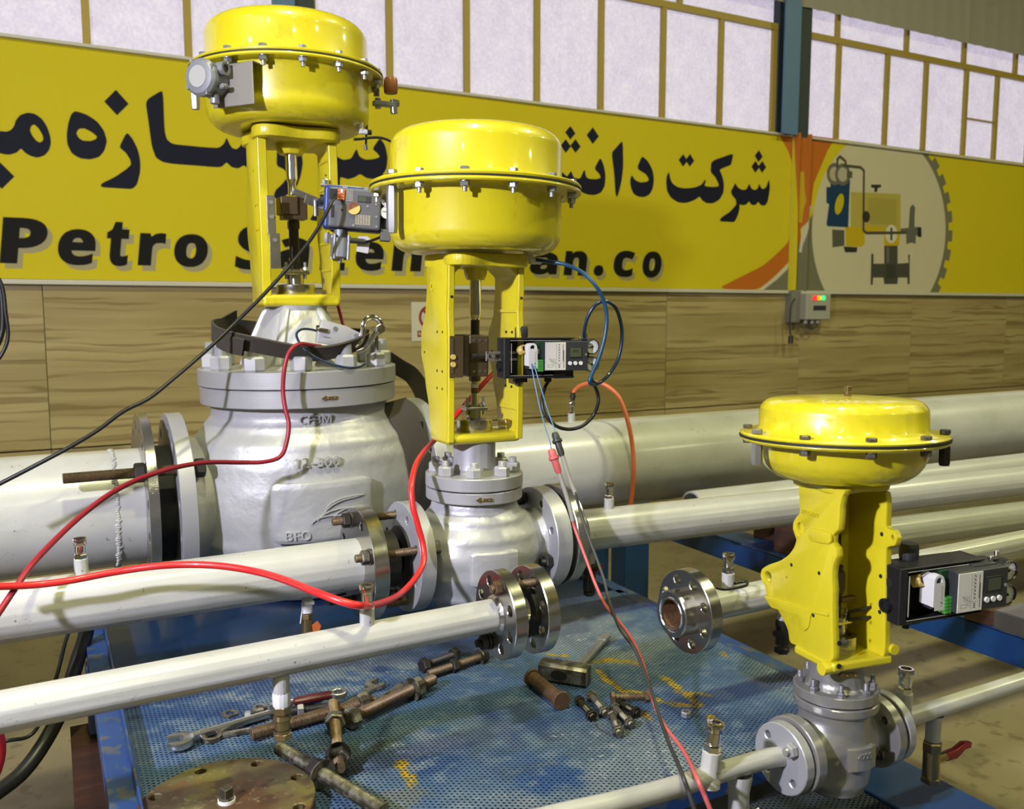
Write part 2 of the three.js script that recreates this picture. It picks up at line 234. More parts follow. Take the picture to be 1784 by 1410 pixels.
// ---------- the setting ----------
struct('floor', tr(boxUV(new THREE.BoxGeometry(24, 0.2, 15)), 4.5, -0.1, 2), M.floor);
struct('ceiling', box(24.4, 0.2, 15, 4.5, 6.7, 2), M.ceiling);
struct('wall_left', box(0.25, 6.8, 14.6, -7.62, 3.3, 2), M.wall);
struct('wall_right', box(0.25, 6.8, 14.6, 16.62, 3.3, 2), M.wall);
{ // back wall: masonry below, travertine slabs on it, the window band, sheeting above
  const w = structNode('wall_back');
  part('masonry', box(24.4, 2.9, 0.22, 4.5, 1.45, -5.13), M.wall, w);
  part('masonry', box(24.4, 2.6, 0.22, 4.5, 5.3, -5.16), M.wall, w);
  const pitch = 1.2967, x0 = 3.908 - pitch * 8;
  for (let i = 0; i < 17; i++) for (let r = 0; r < 2; r++) {
    const h = r ? 0.845 : 0.895, g = rbox(pitch - 0.003, h - 0.003, 0.03, 0.002, 0, 0, 0), uv = g.attributes.uv, du = rr(0, 3), dv = rr(0, 3);
    for (let k = 0; k < uv.count; k++) uv.setXY(k, uv.getX(k) + du, uv.getY(k) + dv);
    part('slab', g.translate(x0 + (i + 0.5) * pitch, r ? 0.9 + h / 2 : h / 2, -5.006 + (hash(i, r, 3) - 0.5) * 0.003), M.marble, w);
  }
  // corrugated sheet above the windows, drawn as a folded profile
  for (let s = 0; s < 12; s++) {
    const pts = [], n = 24; for (let k = 0; k <= n; k++) pts.push([k * 0.0834, (k % 2 ? 0.01 : 0)]);
    for (let k = n; k >= 0; k--) pts.push([k * 0.0834, (k % 2 ? 0.01 : 0) - 0.003]);
    const g = ext(pts, 2.4, 0, [], false).rotateX(-PI / 2);
    part('sheet_panel', g.translate(-7 + s * 2.0, 3.835, -4.955 + (s % 2) * 0.002), M.corrugated, w);
  }
}
function windowBand(name, bars, y0, y1, y2, uppers, z, cut) {
  const w = structNode(name), bw = 0.036;
  for (const x of bars) part('frame_bar', box(bw, y1 - y0, 0.05, x, (y0 + y1) / 2, z), M.windowFrame, w);
  part('frame_bar', box(bars[bars.length - 1] - bars[0] + bw, 0.045, 0.055, (bars[0] + bars[bars.length - 1]) / 2, y1 + 0.02, z), M.windowFrame, w);
  part('frame_bar', box(bars[bars.length - 1] - bars[0] + bw, 0.03, 0.055, (bars[0] + bars[bars.length - 1]) / 2, y0 + 0.005, z), M.windowFrame, w);
  for (const x of uppers.slice(1, -1)) part('frame_bar', box(bw, y2 - y1, 0.05, x, (y1 + y2) / 2, z), M.windowFrame, w);
  const pane = (a, b, c, d) => { const g = box(b - a, d - c, 0.006, (a + b) / 2, (c + d) / 2, z - 0.008), uv = g.attributes.uv, du = rr(0, 2), dv = rr(0, 2); for (let k = 0; k < uv.count; k++) uv.setXY(k, uv.getX(k) + du, uv.getY(k) + dv); part('pane', g, M.pane, w); };
  for (let i = 0; i + 1 < bars.length; i++) {
    if (i === cut) { const h = y0 + 0.34; part('frame_bar', box(bars[i + 1] - bars[i], 0.012, 0.04, (bars[i] + bars[i + 1]) / 2, h, z), M.windowFrame, w); pane(bars[i], bars[i + 1], y0, h); pane(bars[i], bars[i + 1], h, y1); }
    else pane(bars[i], bars[i + 1], y0, y1);
  }
  for (let i = 0; i + 1 < uppers.length; i++) pane(uppers[i], uppers[i + 1], y1 + 0.03, y2);
}
{ const left = []; for (let k = -14; k < 0; k++) left.push(0.276 + k * 0.49);
  windowBand('window_1', [...left, 0.276, 0.758, 1.22], 2.9, 3.655, 4.1, [left[0], -5, -3.4, -1.8, -0.2, 1.22], -5.03, -1);
  windowBand('window_2', [1.42, 1.874, 2.37, 2.862, 3.348, 3.857, 4.369, 4.877], 2.9, 3.655, 4.1, [1.42, 1.9, 2.9, 3.991, 4.877], -5.03, -1);
  const right = []; for (let k = 1; k < 16; k++) right.push(7.514 + k * 0.48);
  windowBand('window_3', [5.2, 5.55, 6.101, 6.571, 7.091, 7.514, ...right], 2.905, 3.645, 3.99, [5.2, 5.524, 6.314, 7.041, 7.752, 8.6, 10, 12, 14.7], -5.03, 4); }
for (const [n, x, wd] of [['column_1', 1.3, 0.24], ['column_2', 5.045, 0.31]]) {          // steel H columns between the windows
  const c = structNode(n); part('flange', box(wd * 0.5, 3.7, 0.014, x - wd * 0.25, 4.75, -4.93), M.column, c); part('web', [box(wd * 0.5, 3.7, 0.014, x + wd * 0.25, 4.75, -4.975), box(0.014, 3.7, 0.12, x - wd * 0.25, 4.75, -4.995)], M.columnShaded, c);  // shade of the recess is in the web colour
}
struct('trim_1', rbox(24, 0.026, 0.03, 0.006, 4.5, 1.74, -4.972), M.trimWhite);
struct('trim_2', rbox(24, 0.018, 0.03, 0.005, 4.5, 2.905, -4.985), M.trimWhite);
{ // the wall behind the camera and its windows
  const w = structNode('wall_front');
  part('masonry', box(24.4, 2.9, 0.25, 4.5, 1.45, 9.4), M.wall, w);
  part('masonry', box(24.4, 2.2, 0.25, 4.5, 5.7, 9.4), M.wall, w);
  const v = structNode('window_4');
  for (let i = 0; i < 20; i++) { const x = -7 + i * 1.15; part('frame_bar', box(0.04, 1.7, 0.06, x, 3.75, 9.36), M.windowFrame, v); part('pane', box(1.11, 1.7, 0.006, x + 0.575, 3.75, 9.38), M.paneDim, v); }
}
function area(x, y, z, tx, ty, tz, w, h, color, nits) { const l = new THREE.RectAreaLight(color, nits, w, h); l.position.set(x, y, z); l.lookAt(tx, ty, tz); l.castShadow = true; scene.add(l); return l; }
const DAY = new THREE.Color(0.9, 0.86, 1.0);
area(4.5, 3.75, 9.33, 4.5, 3.75, 0, 23, 1.6, DAY, PANE_LIGHT);
area(-2, 3.5, -4.96, -2, 3.5, 0, 5.6, 1.1, DAY, PANE_LIGHT);
area(3.1, 3.5, -4.96, 3.1, 3.5, 0, 3.3, 1.1, DAY, PANE_LIGHT);
area(9.9, 3.45, -4.96, 9.9, 3.45, 0, 9, 1.0, DAY, PANE_LIGHT);

// ---------- lamps (outside the frame; the photograph shows their highlights and shadows) ----------
LAMPS.forEach(([x, z], i) => {
  const t = thing('high_bay_lamp', ['bell shaped high bay lamp over the valves', 'bell shaped high bay lamp right of the valves', 'bell shaped high bay lamp at the far right', 'bell shaped high bay lamp at the far left', 'bell shaped high bay lamp behind the viewer', 'bell shaped high bay lamp behind and right of the viewer', 'bell shaped high bay lamp far behind on the right', 'bell shaped high bay lamp far behind on the left'][i], 'lamp', [x, LAMP_Y, z], 'high bay lamps under the roof');
  part('reflector', lathe([[0.3, 0], [0.29, 0.06], [0.2, 0.2], [0.09, 0.28], [0.09, 0.4], [0, 0.4], [0, 0.39], [0.08, 0.39], [0.08, 0.285], [0.19, 0.205], [0.28, 0.06], [0.29, 0]], 32), M.greyCast, t);
  part('diffuser', cyl(0.28, 0.012, 32, 0.02), std({ color: 0xffffff, emissive: WARM, emissiveIntensity: 14 }), t);
  part('hanger', cyl(0.008, 0.4, 8, 0.36), M.bolt, t);
  area(x, LAMP_Y + 0.01, z, x, 0, z + 0.0001, LAMP_SIZE, LAMP_SIZE, WARM, LAMP_NITS[i]);
});
{ const t = thing('flood_lamp', 'square flood lamp on a tall stand left of the viewer', 'lamp', FLOOD_AT);
  const head = new THREE.Group(); head.name = 'lamp_head'; t.add(head); head.lookAt(V3(FLOOD_TO));
  part('housing', rbox(FLOOD_SIZE[0] + 0.06, FLOOD_SIZE[1] + 0.06, 0.07, 0.01, 0, 0, -0.045), M.dark, head);
  part('lens', rbox(FLOOD_SIZE[0], FLOOD_SIZE[1], 0.008, 0.003, 0, 0, -0.006), std({ color: 0xffffff, emissive: COOL, emissiveIntensity: 10 }), head);
  part('pole', cyl(0.02, 3.0, 16, -3.08), M.dark, t);
  for (let k = 0; k < 3; k++) { const a = k * 2.094; part('foot', rod([0, -2.6, 0], [Math.cos(a) * 0.6, -3.09, Math.sin(a) * 0.6], 0.013, 10), M.dark, t); }
  const d = V3(FLOOD_TO).sub(V3(FLOOD_AT)).normalize().multiplyScalar(0.01);
  area(FLOOD_AT[0] + d.x, FLOOD_AT[1] + d.y, FLOOD_AT[2] + d.z, ...FLOOD_TO, FLOOD_SIZE[0], FLOOD_SIZE[1], COOL, FLOOD_NITS); }

// ---------- banners on the wall ----------
const INK = '#12142a', BLACK = '#0d0c08', BANNER = '#d6c31a';
function banner(name, label, x0, x1, y0, y1, pxm, draw, bulge) {
  const h = Math.round((y1 - y0) * pxm), w = Math.min(2048, Math.round((x1 - x0) * pxm));
  const t = canvasTex(w, h, (c) => { c.setTransform(w / (x1 - x0), 0, 0, -h / (y1 - y0), -x0 * w / (x1 - x0), y1 * h / (y1 - y0)); draw(c); });
  const n = 320, g = new THREE.PlaneGeometry(x1 - x0, y1 - y0, n, 6).translate((x0 + x1) / 2, (y0 + y1) / 2, -4.988), p = g.attributes.position;
  for (let i = 0; i < p.count; i++) p.setZ(i, p.getZ(i) + bulge(p.getX(i)) + 0.004 * (vn(p.getX(i) * 1.3 + 20, p.getY(i) * 2, 99, 99, 5) - 0.5));
  g.computeVertexNormals();
  const back = g.clone().translate(0, 0, -0.004);
  const o = thing(name, label, 'banner'); part('printed_face', g, phys({ color: new THREE.Color(0.72, 0.72, 0.72), map: t, roughness: 0.7, specularIntensity: 0.4, side: THREE.DoubleSide }), o); part('backing', back, M.trimWhite, o);
  return o;
}
function poly(c, pts, fill, smooth = true) {
  c.beginPath(); const n = pts.length;
  if (!smooth) pts.forEach((p, i) => (i ? c.lineTo(p[0], p[1]) : c.moveTo(p[0], p[1])));
  else { const m = (a, b) => [(a[0] + b[0]) / 2, (a[1] + b[1]) / 2]; let s = m(pts[n - 1], pts[0]); c.moveTo(s[0], s[1]);
    for (let i = 0; i < n; i++) { const a = pts[i], b = pts[(i + 1) % n], e = m(a, b), f = m(pts[(i + n - 1) % n], a), k = 0.55; c.lineTo(f[0] + (a[0] - f[0]) * (1 - k) , f[1] + (a[1] - f[1]) * (1 - k)); c.quadraticCurveTo(a[0], a[1], a[0] + (e[0] - a[0]) * k, a[1] + (e[1] - a[1]) * k); c.lineTo(e[0], e[1]); } }
  c.closePath(); c.fillStyle = fill; c.fill();
}
const diamond = (c, [x, y], r = 0.055) => poly(c, [[x - r * 0.9, y], [x, y + r], [x + r * 0.9, y], [x, y - r]], INK, false);
function letter(c, ch, a, b, fill, dx = 0, dy = 0) {    // one slanted letter fitted between its lower left a and upper right b
  c.save(); c.font = 'bold 100px sans-serif'; const m = c.measureText(ch), w = m.actualBoundingBoxRight + m.actualBoundingBoxLeft, h = m.actualBoundingBoxAscent + m.actualBoundingBoxDescent, H0 = b[1] - a[1], sk = 0.12 * H0 / H0;
  const W0 = (b[0] - a[0]) - 0.12 * H0; c.translate(a[0] + dx, a[1] + dy); c.transform(1, 0, 0.12, 1, 0, 0); c.scale(W0 / w, -H0 / h); c.fillStyle = fill; c.strokeStyle = fill; c.lineWidth = 4; c.lineJoin = 'miter';
  c.fillText(ch, m.actualBoundingBoxLeft, -m.actualBoundingBoxDescent); c.strokeText(ch, m.actualBoundingBoxLeft, -m.actualBoundingBoxDescent); c.restore();
}
const ridge = (x, c) => Math.max(0, 1 - Math.pow((x - c) / 0.022, 2)), fold = (x) => 0.035 * Math.sqrt(ridge(x, 5.095)) + 0.035 * Math.sqrt(ridge(x, 5.215)) + 0.012 * sstep(5.07, 5.09, x) * (1 - sstep(5.21, 5.23, x));
banner('banner', 'long yellow wall banner with dark blue Persian lettering over slanted black Latin letters', -1.3, 5.06, 1.755, 2.905, 320, (c) => {
  c.fillStyle = BANNER; c.fillRect(-2, 1.7, 8, 1.3);
  // the orange sweep, the white line and the grey corner at its right end
  const e1 = [[4.9084,2.9143],[5.0247,2.7863],[5.1102,2.6019],[5.1361,2.4323],[5.1372,2.2816],[5.0437,2.1052],[4.8165,1.9397],[4.5927,1.8502],[4.3645,1.759],[4.7665,1.7508],[4.9931,1.9094],[5.1424,2.0434],[5.2251,2.0897],[5.4101,2.0959],[5.3648,2.965]]; poly(c, e1, '#c06a1c');
  const e2 = [[4.7438,1.7463],[4.9077,1.843],[5.0506,1.954],[5.1476,2.061],[5.1899,2.0623],[5.2055,1.7379]]; poly(c, e2, '#cfc9ae', false);
  const e3 = [[4.8012,1.7469],[4.9492,1.835],[5.0812,1.9373],[5.1613,2.0265],[5.2037,2.0278],[5.2177,1.738]]; poly(c, e3, '#77735c', false);
  poly(c, [[4.8381,2.5684],[4.8474,2.5024],[4.8315,2.4155],[4.8094,2.3809],[4.7811,2.3746],[4.7549,2.3826],[4.7348,2.4024],[4.7164,2.3805],[4.6911,2.3725],[4.6653,2.3777],[4.6454,2.4001],[4.621,2.3752],[4.5897,2.3669],[4.5542,2.3734],[4.5553,2.3434],[4.542,2.2958],[4.5125,2.2456],[4.4877,2.2416],[4.3766,2.2411],[4.3701,2.2538],[4.3879,2.2714],[4.4665,2.3154],[4.5243,2.3698],[4.5155,2.4067],[4.4811,2.4326],[4.4677,2.4597],[4.5089,2.5227],[4.5222,2.5003],[4.5503,2.4835],[4.5857,2.4764],[4.6169,2.483],[4.6406,2.5268],[4.654,2.5089],[4.6674,2.4891],[4.6996,2.4836],[4.7247,2.4946],[4.7386,2.5333],[4.7524,2.5105],[4.7763,2.4931],[4.8081,2.5094],[4.8259,2.5486]], INK);
  for (const d of [[4.7257,2.73],[4.6969,2.6509],[4.7633,2.6558],[4.0236,2.6451],[4.0838,2.6498]]) diamond(c, d, 0.043);
  poly(c, [[4.4818,2.7307],[4.4724,2.6821],[4.4613,2.6462],[4.3526,2.6068],[4.3819,2.5649],[4.4008,2.5109],[4.3981,2.4461],[4.3654,2.398],[4.3057,2.3651],[4.2456,2.3635],[4.2033,2.3794],[4.1787,2.4071],[4.1381,2.3802],[4.0568,2.3529],[3.9872,2.3535],[3.9235,2.3812],[3.8883,2.4236],[3.8778,2.4851],[3.8836,2.5299],[3.9022,2.5578],[3.9123,2.5141],[3.9325,2.4799],[3.9846,2.4565],[4.0541,2.4538],[4.1357,2.4662],[4.1942,2.4881],[4.2286,2.5314],[4.2293,2.5087],[4.2204,2.4853],[4.2421,2.4785],[4.3021,2.4806],[4.3528,2.4875],[4.3497,2.5075],[4.318,2.5512],[4.2724,2.5845],[4.2785,2.6596]], INK);
  poly(c, [[3.6698,2.647],[3.722,2.6146],[3.7619,2.5564],[3.7743,2.4958],[3.7645,2.4336],[3.7376,2.3923],[3.6937,2.3721],[3.6389,2.3732],[3.6004,2.3927],[3.5779,2.4391],[3.5739,2.4821],[3.5874,2.5134],[3.6151,2.4806],[3.6589,2.4688],[3.7137,2.4768],[3.7322,2.4929],[3.7072,2.5262],[3.6278,2.5596]], INK);
  poly(c, [[3.5096,2.7368],[3.5167,2.5643],[3.5024,2.46],[3.4791,2.3809],[3.4666,2.3578],[3.4556,2.3838],[3.4431,2.516],[3.4201,2.6465],[3.4616,2.6883]], INK);
  poly(c, [[3.3319,2.6097],[3.3585,2.5609],[3.375,2.4941],[3.3686,2.4255],[3.34,2.381],[3.2883,2.3625],[3.2369,2.362],[3.1959,2.3721],[3.1348,2.4019],[3.0747,2.3981],[3.0051,2.4102],[2.9559,2.4235],[2.9556,2.4811],[3.0048,2.4681],[3.0342,2.495],[3.0742,2.4647],[3.1038,2.5084],[3.1242,2.464],[3.1747,2.4591],[3.1996,2.5112],[3.2096,2.5203],[3.2203,2.4748],[3.246,2.464],[3.2974,2.4658],[3.3357,2.4761],[3.3281,2.4993],[3.2842,2.5342]], INK);
  diamond(c, [3.27,2.7449], 0.053); for (const d of [[3.0966,2.7473],[3.0623,2.6607],[3.1369,2.6671]]) diamond(c, d, 0.043);
  poly(c, [[1.7966,2.5987],[1.8275,2.5597],[1.8418,2.494],[1.8344,2.4262],[1.802,2.3802],[1.7568,2.362],[1.7122,2.3631],[1.6729,2.3853],[1.6373,2.3621],[1.5978,2.3494],[1.5531,2.3603],[1.5492,2.2984],[1.5172,2.2142],[1.4725,2.1295],[1.4294,2.1028],[1.3706,2.1082],[1.388,2.1335],[1.4574,2.2108],[1.5019,2.2954],[1.4994,2.377],[1.4758,2.4566],[1.5067,2.5119],[1.5315,2.4733],[1.574,2.4546],[1.622,2.4665],[1.6537,2.5267],[1.6703,2.4803],[1.7053,2.4665],[1.7587,2.4748],[1.7948,2.4885],[1.7843,2.5061],[1.7491,2.5323]], INK);
  poly(c, [[1.2004,2.4941],[1.2573,2.5092],[1.3306,2.4971],[1.341,2.4219],[1.3268,2.3486],[1.3003,2.2825],[1.2334,2.2302],[1.1925,2.2134],[1.1727,2.2266],[1.1858,2.2632],[1.2273,2.3017],[1.2628,2.3521],[1.2295,2.3815],[1.1936,2.3947]], INK);
  poly(c, [[.6164,2.733],[.6204,2.693],[.6196,2.5307],[.629,2.4849],[.6563,2.4639],[.7706,2.4619],[.8877,2.4629],[.9183,2.4895],[.9314,2.5238],[.9452,2.4889],[.9595,2.469],[.9804,2.4647],[1.0021,2.4817],[1.0186,2.5225],[1.0326,2.4842],[1.0535,2.4708],[1.0904,2.4708],[1.1307,2.4742],[1.1334,2.3542],[1.0714,2.3529],[1.0471,2.3634],[1.0173,2.3856],[.9893,2.3652],[.9532,2.3686],[.9271,2.3938],[.9023,2.3678],[.8784,2.363],[.6525,2.3638],[.6048,2.369],[.5721,2.3897],[.5549,2.4465],[.5436,2.5755],[.5339,2.6721]], INK);
  poly(c, [[.207,2.586],[.2576,2.5735],[.3029,2.5446],[.3323,2.5026],[.3443,2.4531],[.3305,2.404],[.3054,2.371],[.263,2.3553],[.2166,2.3572],[.1818,2.3778],[.1635,2.4206],[.1633,2.4703],[.1736,2.5264],[.1884,2.5692]], INK);
  poly(c, [[.2183,2.5014],[.2441,2.5055],[.2745,2.4916],[.3006,2.4717],[.2964,2.459],[.2724,2.4456],[.2361,2.4436],[.2161,2.4546],[.2049,2.4785]], BANNER);
  poly(c, [[.4385,2.5051],[.4641,2.475],[.4863,2.4255],[.4965,2.369],[.4941,2.3113],[.4761,2.2466],[.4562,2.2251],[.4371,2.2211],[.3092,2.222],[.3054,2.2326],[.3181,2.2447],[.3697,2.2738],[.4194,2.3116],[.4531,2.3427],[.4489,2.371],[.4287,2.4036],[.3993,2.4267]], INK);
  poly(c, [[-.0013,2.5564],[.0304,2.5531],[.0588,2.5316],[.0793,2.4954],[.0896,2.4526],[.0915,2.4199],[.0813,2.385],[.0601,2.3585],[.0297,2.3451],[.0004,2.351],[-.0233,2.3654],[-.0393,2.3852],[-.0574,2.3637],[-.0871,2.3504],[-.1111,2.3501],[-.1299,2.355],[-.2151,2.3507],[-.3628,2.3438],[-.3573,2.4383],[-.2095,2.4521],[-.1244,2.4574],[-.0958,2.4573],[-.0761,2.4672],[-.063,2.4873],[-.0543,2.515],[-.0335,2.5429]], INK);
  poly(c, [[.023,2.5047],[.0417,2.4864],[.0575,2.4552],[.0598,2.4335],[.0457,2.4175],[.0287,2.4242],[.0126,2.4457],[.0027,2.4719],[.0087,2.4941]], BANNER);
  for (const d of [[.3967,2.6466],[-.1309,2.2472],[-.1785,2.2466]]) diamond(c, d, 0.062);
  const words = [['P', [-.1504,1.8372], [.0586,2.0511]], ['e', [.0911,1.8349], [.2733,2.004]], ['t', [.3109,1.8346], [.4339,2.0487]], ['r', [.4662,1.8384], [.6042,1.997]], ['o', [.6378,1.8365], [.8184,1.9995]], ['S', [.9568,1.8316], [1.1498,2.0596]], ['a', [1.1813,1.8335], [1.367,2.0018]], ['z', [1.4259,1.8357], [1.5815,2]], ['e', [1.6299,1.8368], [1.812,1.9951]], ['n', [1.8598,1.8384], [2.0563,1.9901]], ['I', [2.6485,1.8407], [2.74,1.9989]], ['a', [2.7994,1.8364], [3.0058,1.9743]], ['n', [3.0551,1.8376], [3.2377,1.9889]], ['.', [3.2897,1.8383], [3.3629,1.8972]], ['c', [3.4432,1.8335], [3.6217,2.0008]], ['o', [3.6831,1.8339], [3.8577,2.0041]]];
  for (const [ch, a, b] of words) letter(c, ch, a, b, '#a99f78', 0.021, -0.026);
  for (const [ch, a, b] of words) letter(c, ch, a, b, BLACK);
}, () => 0);
banner('banner', 'short yellow wall banner with a round white emblem showing a valve inside a grey gear', 5.062, 9.6, 1.755, 2.925, 300, (c) => {
  c.fillStyle = BANNER; c.fillRect(4.9, 1.7, 6, 1.4);
  const L = [5.2959,2.2673], R = [6.879,2.3394], cx = (L[0] + R[0]) / 2, cy = L[1] - 0.03, r = (R[0] - L[0]) / 2;
  // orange and yellow fields left of the disc
  poly(c, [[5.0591,3.0625],[5.6698,3.1245],[5.4336,2.833],[5.299,2.5718],[5.2632,2.3093],[5.1583,2.2177],[5.1979,2.0232],[5.1074,2.0206]], '#c06a1c', false);
  poly(c, [[5.1141,2.6449],[5.1798,2.6496],[5.1966,2.4272],[5.1739,2.2704],[5.1318,2.2684]], '#c8ad18', false);
  poly(c, [[5.1068,2.0336],[5.241,2.2648],[5.3043,2.3462],[5.6835,1.7652],[5.1205,1.7371]], '#77735c', false);
  c.strokeStyle = '#cfc9ae'; c.lineWidth = 0.03; c.beginPath(); c.moveTo(...[5.1665,2.0441]); c.lineTo(...[5.1945,2.2192]); c.lineTo(...[5.2833,2.3974]); c.stroke();
  c.save(); c.translate(cx, cy); c.fillStyle = '#77735c'; c.beginPath(); c.arc(0, 0, r * 1.05, -1.2, 1.2); c.fill();
  for (let k = -6; k <= 6; k++) { c.save(); c.rotate(k * 0.19); c.fillRect(r * 0.9, -r * 0.06, r * 0.215, r * 0.12); c.restore(); }
  c.fillStyle = '#cfc6a8'; c.beginPath(); c.arc(0, 0, r, 0, 7); c.fill(); c.restore();
  const q = (pts, f) => poly(c, pts, f, false);
  // the printed apparatus on the disc
  q([[5.707,2.5325],[6.2884,2.5515],[6.31,2.2395],[5.9028,2.2229],[5.7244,2.2348]], '#b8a94e'); q([[5.9046,2.4999],[6.242,2.5067],[6.2564,2.2968],[5.9173,2.2946]], '#aa9c48');
  q([[5.6583,2.2638],[5.8816,2.2607],[5.8891,2.1382],[5.8532,2.1085],[5.6764,2.1077]], '#c9ab15'); q([[5.8993,2.2809],[6.3087,2.2594],[6.3105,2.2329],[5.9024,2.2293]], '#c9ab15');
  q([[6.1122,2.2511],[6.3087,2.2594],[6.2975,2.1327],[6.1203,2.1267]], '#c9ab15'); q([[5.4765,2.6115],[5.6924,2.6262],[5.6918,2.2563],[5.46,2.255],[5.4501,2.2733],[5.4723,2.4245],[5.4415,2.4352],[5.4353,2.5529],[5.4795,2.5558]], '#173a5c');
  q([[5.5149,2.2322],[5.651,2.2317],[5.6579,2.1109],[5.526,2.0938]], '#5b594c'); q([[5.6491,2.1042],[5.8066,2.1031],[5.7995,2.0642],[5.6699,2.0602]], '#2f2e28');
  q([[5.9359,2.6044],[6.0499,2.6119],[6.0512,2.5926],[6.0134,2.5837],[6.0059,2.551],[5.9774,2.5493],[5.9753,2.5813],[5.9374,2.5814]], '#2a2a26');
  q([[6.1203,2.1267],[6.2816,2.1321],[6.2916,1.9858],[6.4279,1.9959],[6.413,2.0628],[6.4373,2.0635],[6.4506,1.8206],[6.4241,1.8202],[6.4203,1.8743],[6.3055,1.8723],[6.2991,1.8185],[6.1407,1.8163],[6.1275,1.8692],[6.0053,1.8671],[6.0013,1.8078],[5.9782,1.8074],[5.9703,2.0563],[5.9971,2.0571],[6.0021,1.9787],[6.1299,1.9818]], '#4b493f');
  q([[6.1538,1.9758],[6.2682,1.9786],[6.276,1.8651],[6.1612,1.8631]], '#3b3f34'); q([[6.15,2.1211],[6.1794,2.1221],[6.1882,1.9899],[6.1588,1.9892]], '#6d6b5e');
  q([[6.4116,2.4502],[6.4439,2.4785],[6.4762,2.4537],[6.4739,2.3734],[6.4797,2.2934],[6.5594,2.2969],[6.5654,2.2162],[6.5029,2.2272],[6.5022,2.1531],[6.4564,2.165],[6.3866,2.1491],[6.381,2.2291],[6.3096,2.2461],[6.3077,2.2726],[6.4074,2.2835]], '#66655a');
  q([[6.5185,2.2951],[6.5658,2.2945],[6.5718,2.2137],[6.5244,2.2146]], '#26251f');
  c.fillStyle = '#d9d3c2'; c.beginPath(); c.ellipse(...[6.1996,2.2248], 0.07, 0.075, 0, 0, 7); c.fill(); q([[6.1849,2.2739],[6.2085,2.2749],[6.2151,2.1762],[6.1915,2.1753]], '#3a382c');
  for (const p of [[5.5186,2.6579],[5.6085,2.6606]]) { c.fillStyle = '#6d6757'; c.beginPath(); c.arc(...p, 0.085, 0, 7); c.fill(); c.fillStyle = '#b8ae98'; c.beginPath(); c.arc(...p, 0.055, 0, 7); c.fill(); }
  q([[5.652,2.6925],[5.7162,2.6909],[5.7136,2.6403],[5.6551,2.6388]], '#57544a');
  c.fillStyle = '#c9b312'; c.beginPath(); c.ellipse(...[5.5847,2.4315], 0.045, 0.085, -0.3, 0, 7); c.fill();
  c.strokeStyle = '#4a463a'; c.lineWidth = 0.022; c.lineJoin = 'round';
  const ln = (pts) => { c.beginPath(); pts.forEach((p, i) => (i ? c.lineTo(...p) : c.moveTo(...p))); c.stroke(); };
  ln([[5.5466,2.7035],[5.5428,2.7715],[5.5702,2.7948],[5.6297,2.7659],[5.6427,2.7294]]); ln([[5.6136,2.7297],[5.8063,2.729],[5.8449,2.7065],[5.8677,2.2408],[5.903,2.2203],[6.38,2.2424]]);
  c.fillStyle = '#35322a'; c.beginPath(); c.arc(...[5.8926,2.3489], 0.045, 0, 7); c.fill();
}, fold);
{ // control box with three indicator lamps
  const t = thing('control_box', 'grey wall control box with red, amber and green indicator lamps under the banner', 'control box', [5.25, 1.53, -4.99]);
  part('case', rbox(0.26, 0.2, 0.12, 0.008, 0.02, 0.1, 0.06), M.boxGrey, t);
  for (const [x, c] of [[-0.03, 0xff2a30], [0.015, 0xff9a20], [0.06, 0x35ff80]]) part('indicator_lamp', alongZ(cyl(0.018, 0.012, 16)).translate(x, 0.165, 0.12), std({ color: c, emissive: new THREE.Color(c), emissiveIntensity: 0.7, roughness: 0.4 }), t);
  part('name_plate', box(0.13, 0.035, 0.004, 0.03, 0.09, 0.122), M.dark, t);
  part('back_panel', box(0.1, 0.24, 0.06, -0.16, 0.1, 0.03), M.plateGrey, t);
  for (const x of [-0.05, 0.02, 0.08]) part('cable_gland', cyl(0.014, 0.03, 12, -0.03).translate(x, 0, 0.06), M.white, t);
  part('power_lead', tube([[-0.05, -0.03, 0.06], [-0.02, -0.07, 0.08], [0.04, -0.06, 0.08], [0.08, -0.03, 0.06]], 0.007), M.strap, t);
  part('pendant_lead', [tube([[-0.18, 0.16, 0.07], [-0.23, 0.1, 0.08], [-0.235, -0.05, 0.08], [-0.22, -0.12, 0.08]], 0.006), cyl(0.02, 0.06, 12, -0.18).translate(-0.22, 0, 0.08)], M.dark, t);
}
{ const t = thing('safety_sign', 'white no smoking sign with a red barred circle on the stone wall', 'sign', [2.1, 1.532, -4.99]);
  const tex = canvasTex(256, 256, (c) => { c.fillStyle = '#cfcab2'; c.fillRect(0, 0, 256, 256); c.strokeStyle = '#8c2a2c'; c.lineWidth = 18; c.beginPath(); c.arc(128, 98, 72, 0, 7); c.moveTo(78, 48); c.lineTo(178, 150); c.stroke(); c.fillStyle = '#15130f'; c.save(); c.translate(118, 118); c.rotate(-0.7); c.fillRect(-34, -9, 84, 18); c.restore(); c.fillStyle = '#8b1f22'; c.fillRect(36, 188, 184, 42); c.fillStyle = '#cfcab2'; c.font = 'bold 30px sans-serif'; c.fillText('NO SMOKING', 42, 219, 172); });
  part('board', box(0.24, 0.235, 0.004, 0, 0, 0), M.white, t); part('print', planeXY(0.236, 0.231, 0, 0, 0.0035), std({ color: new THREE.Color(0.75, 0.75, 0.75), map: tex, roughness: 0.5 }), t); }
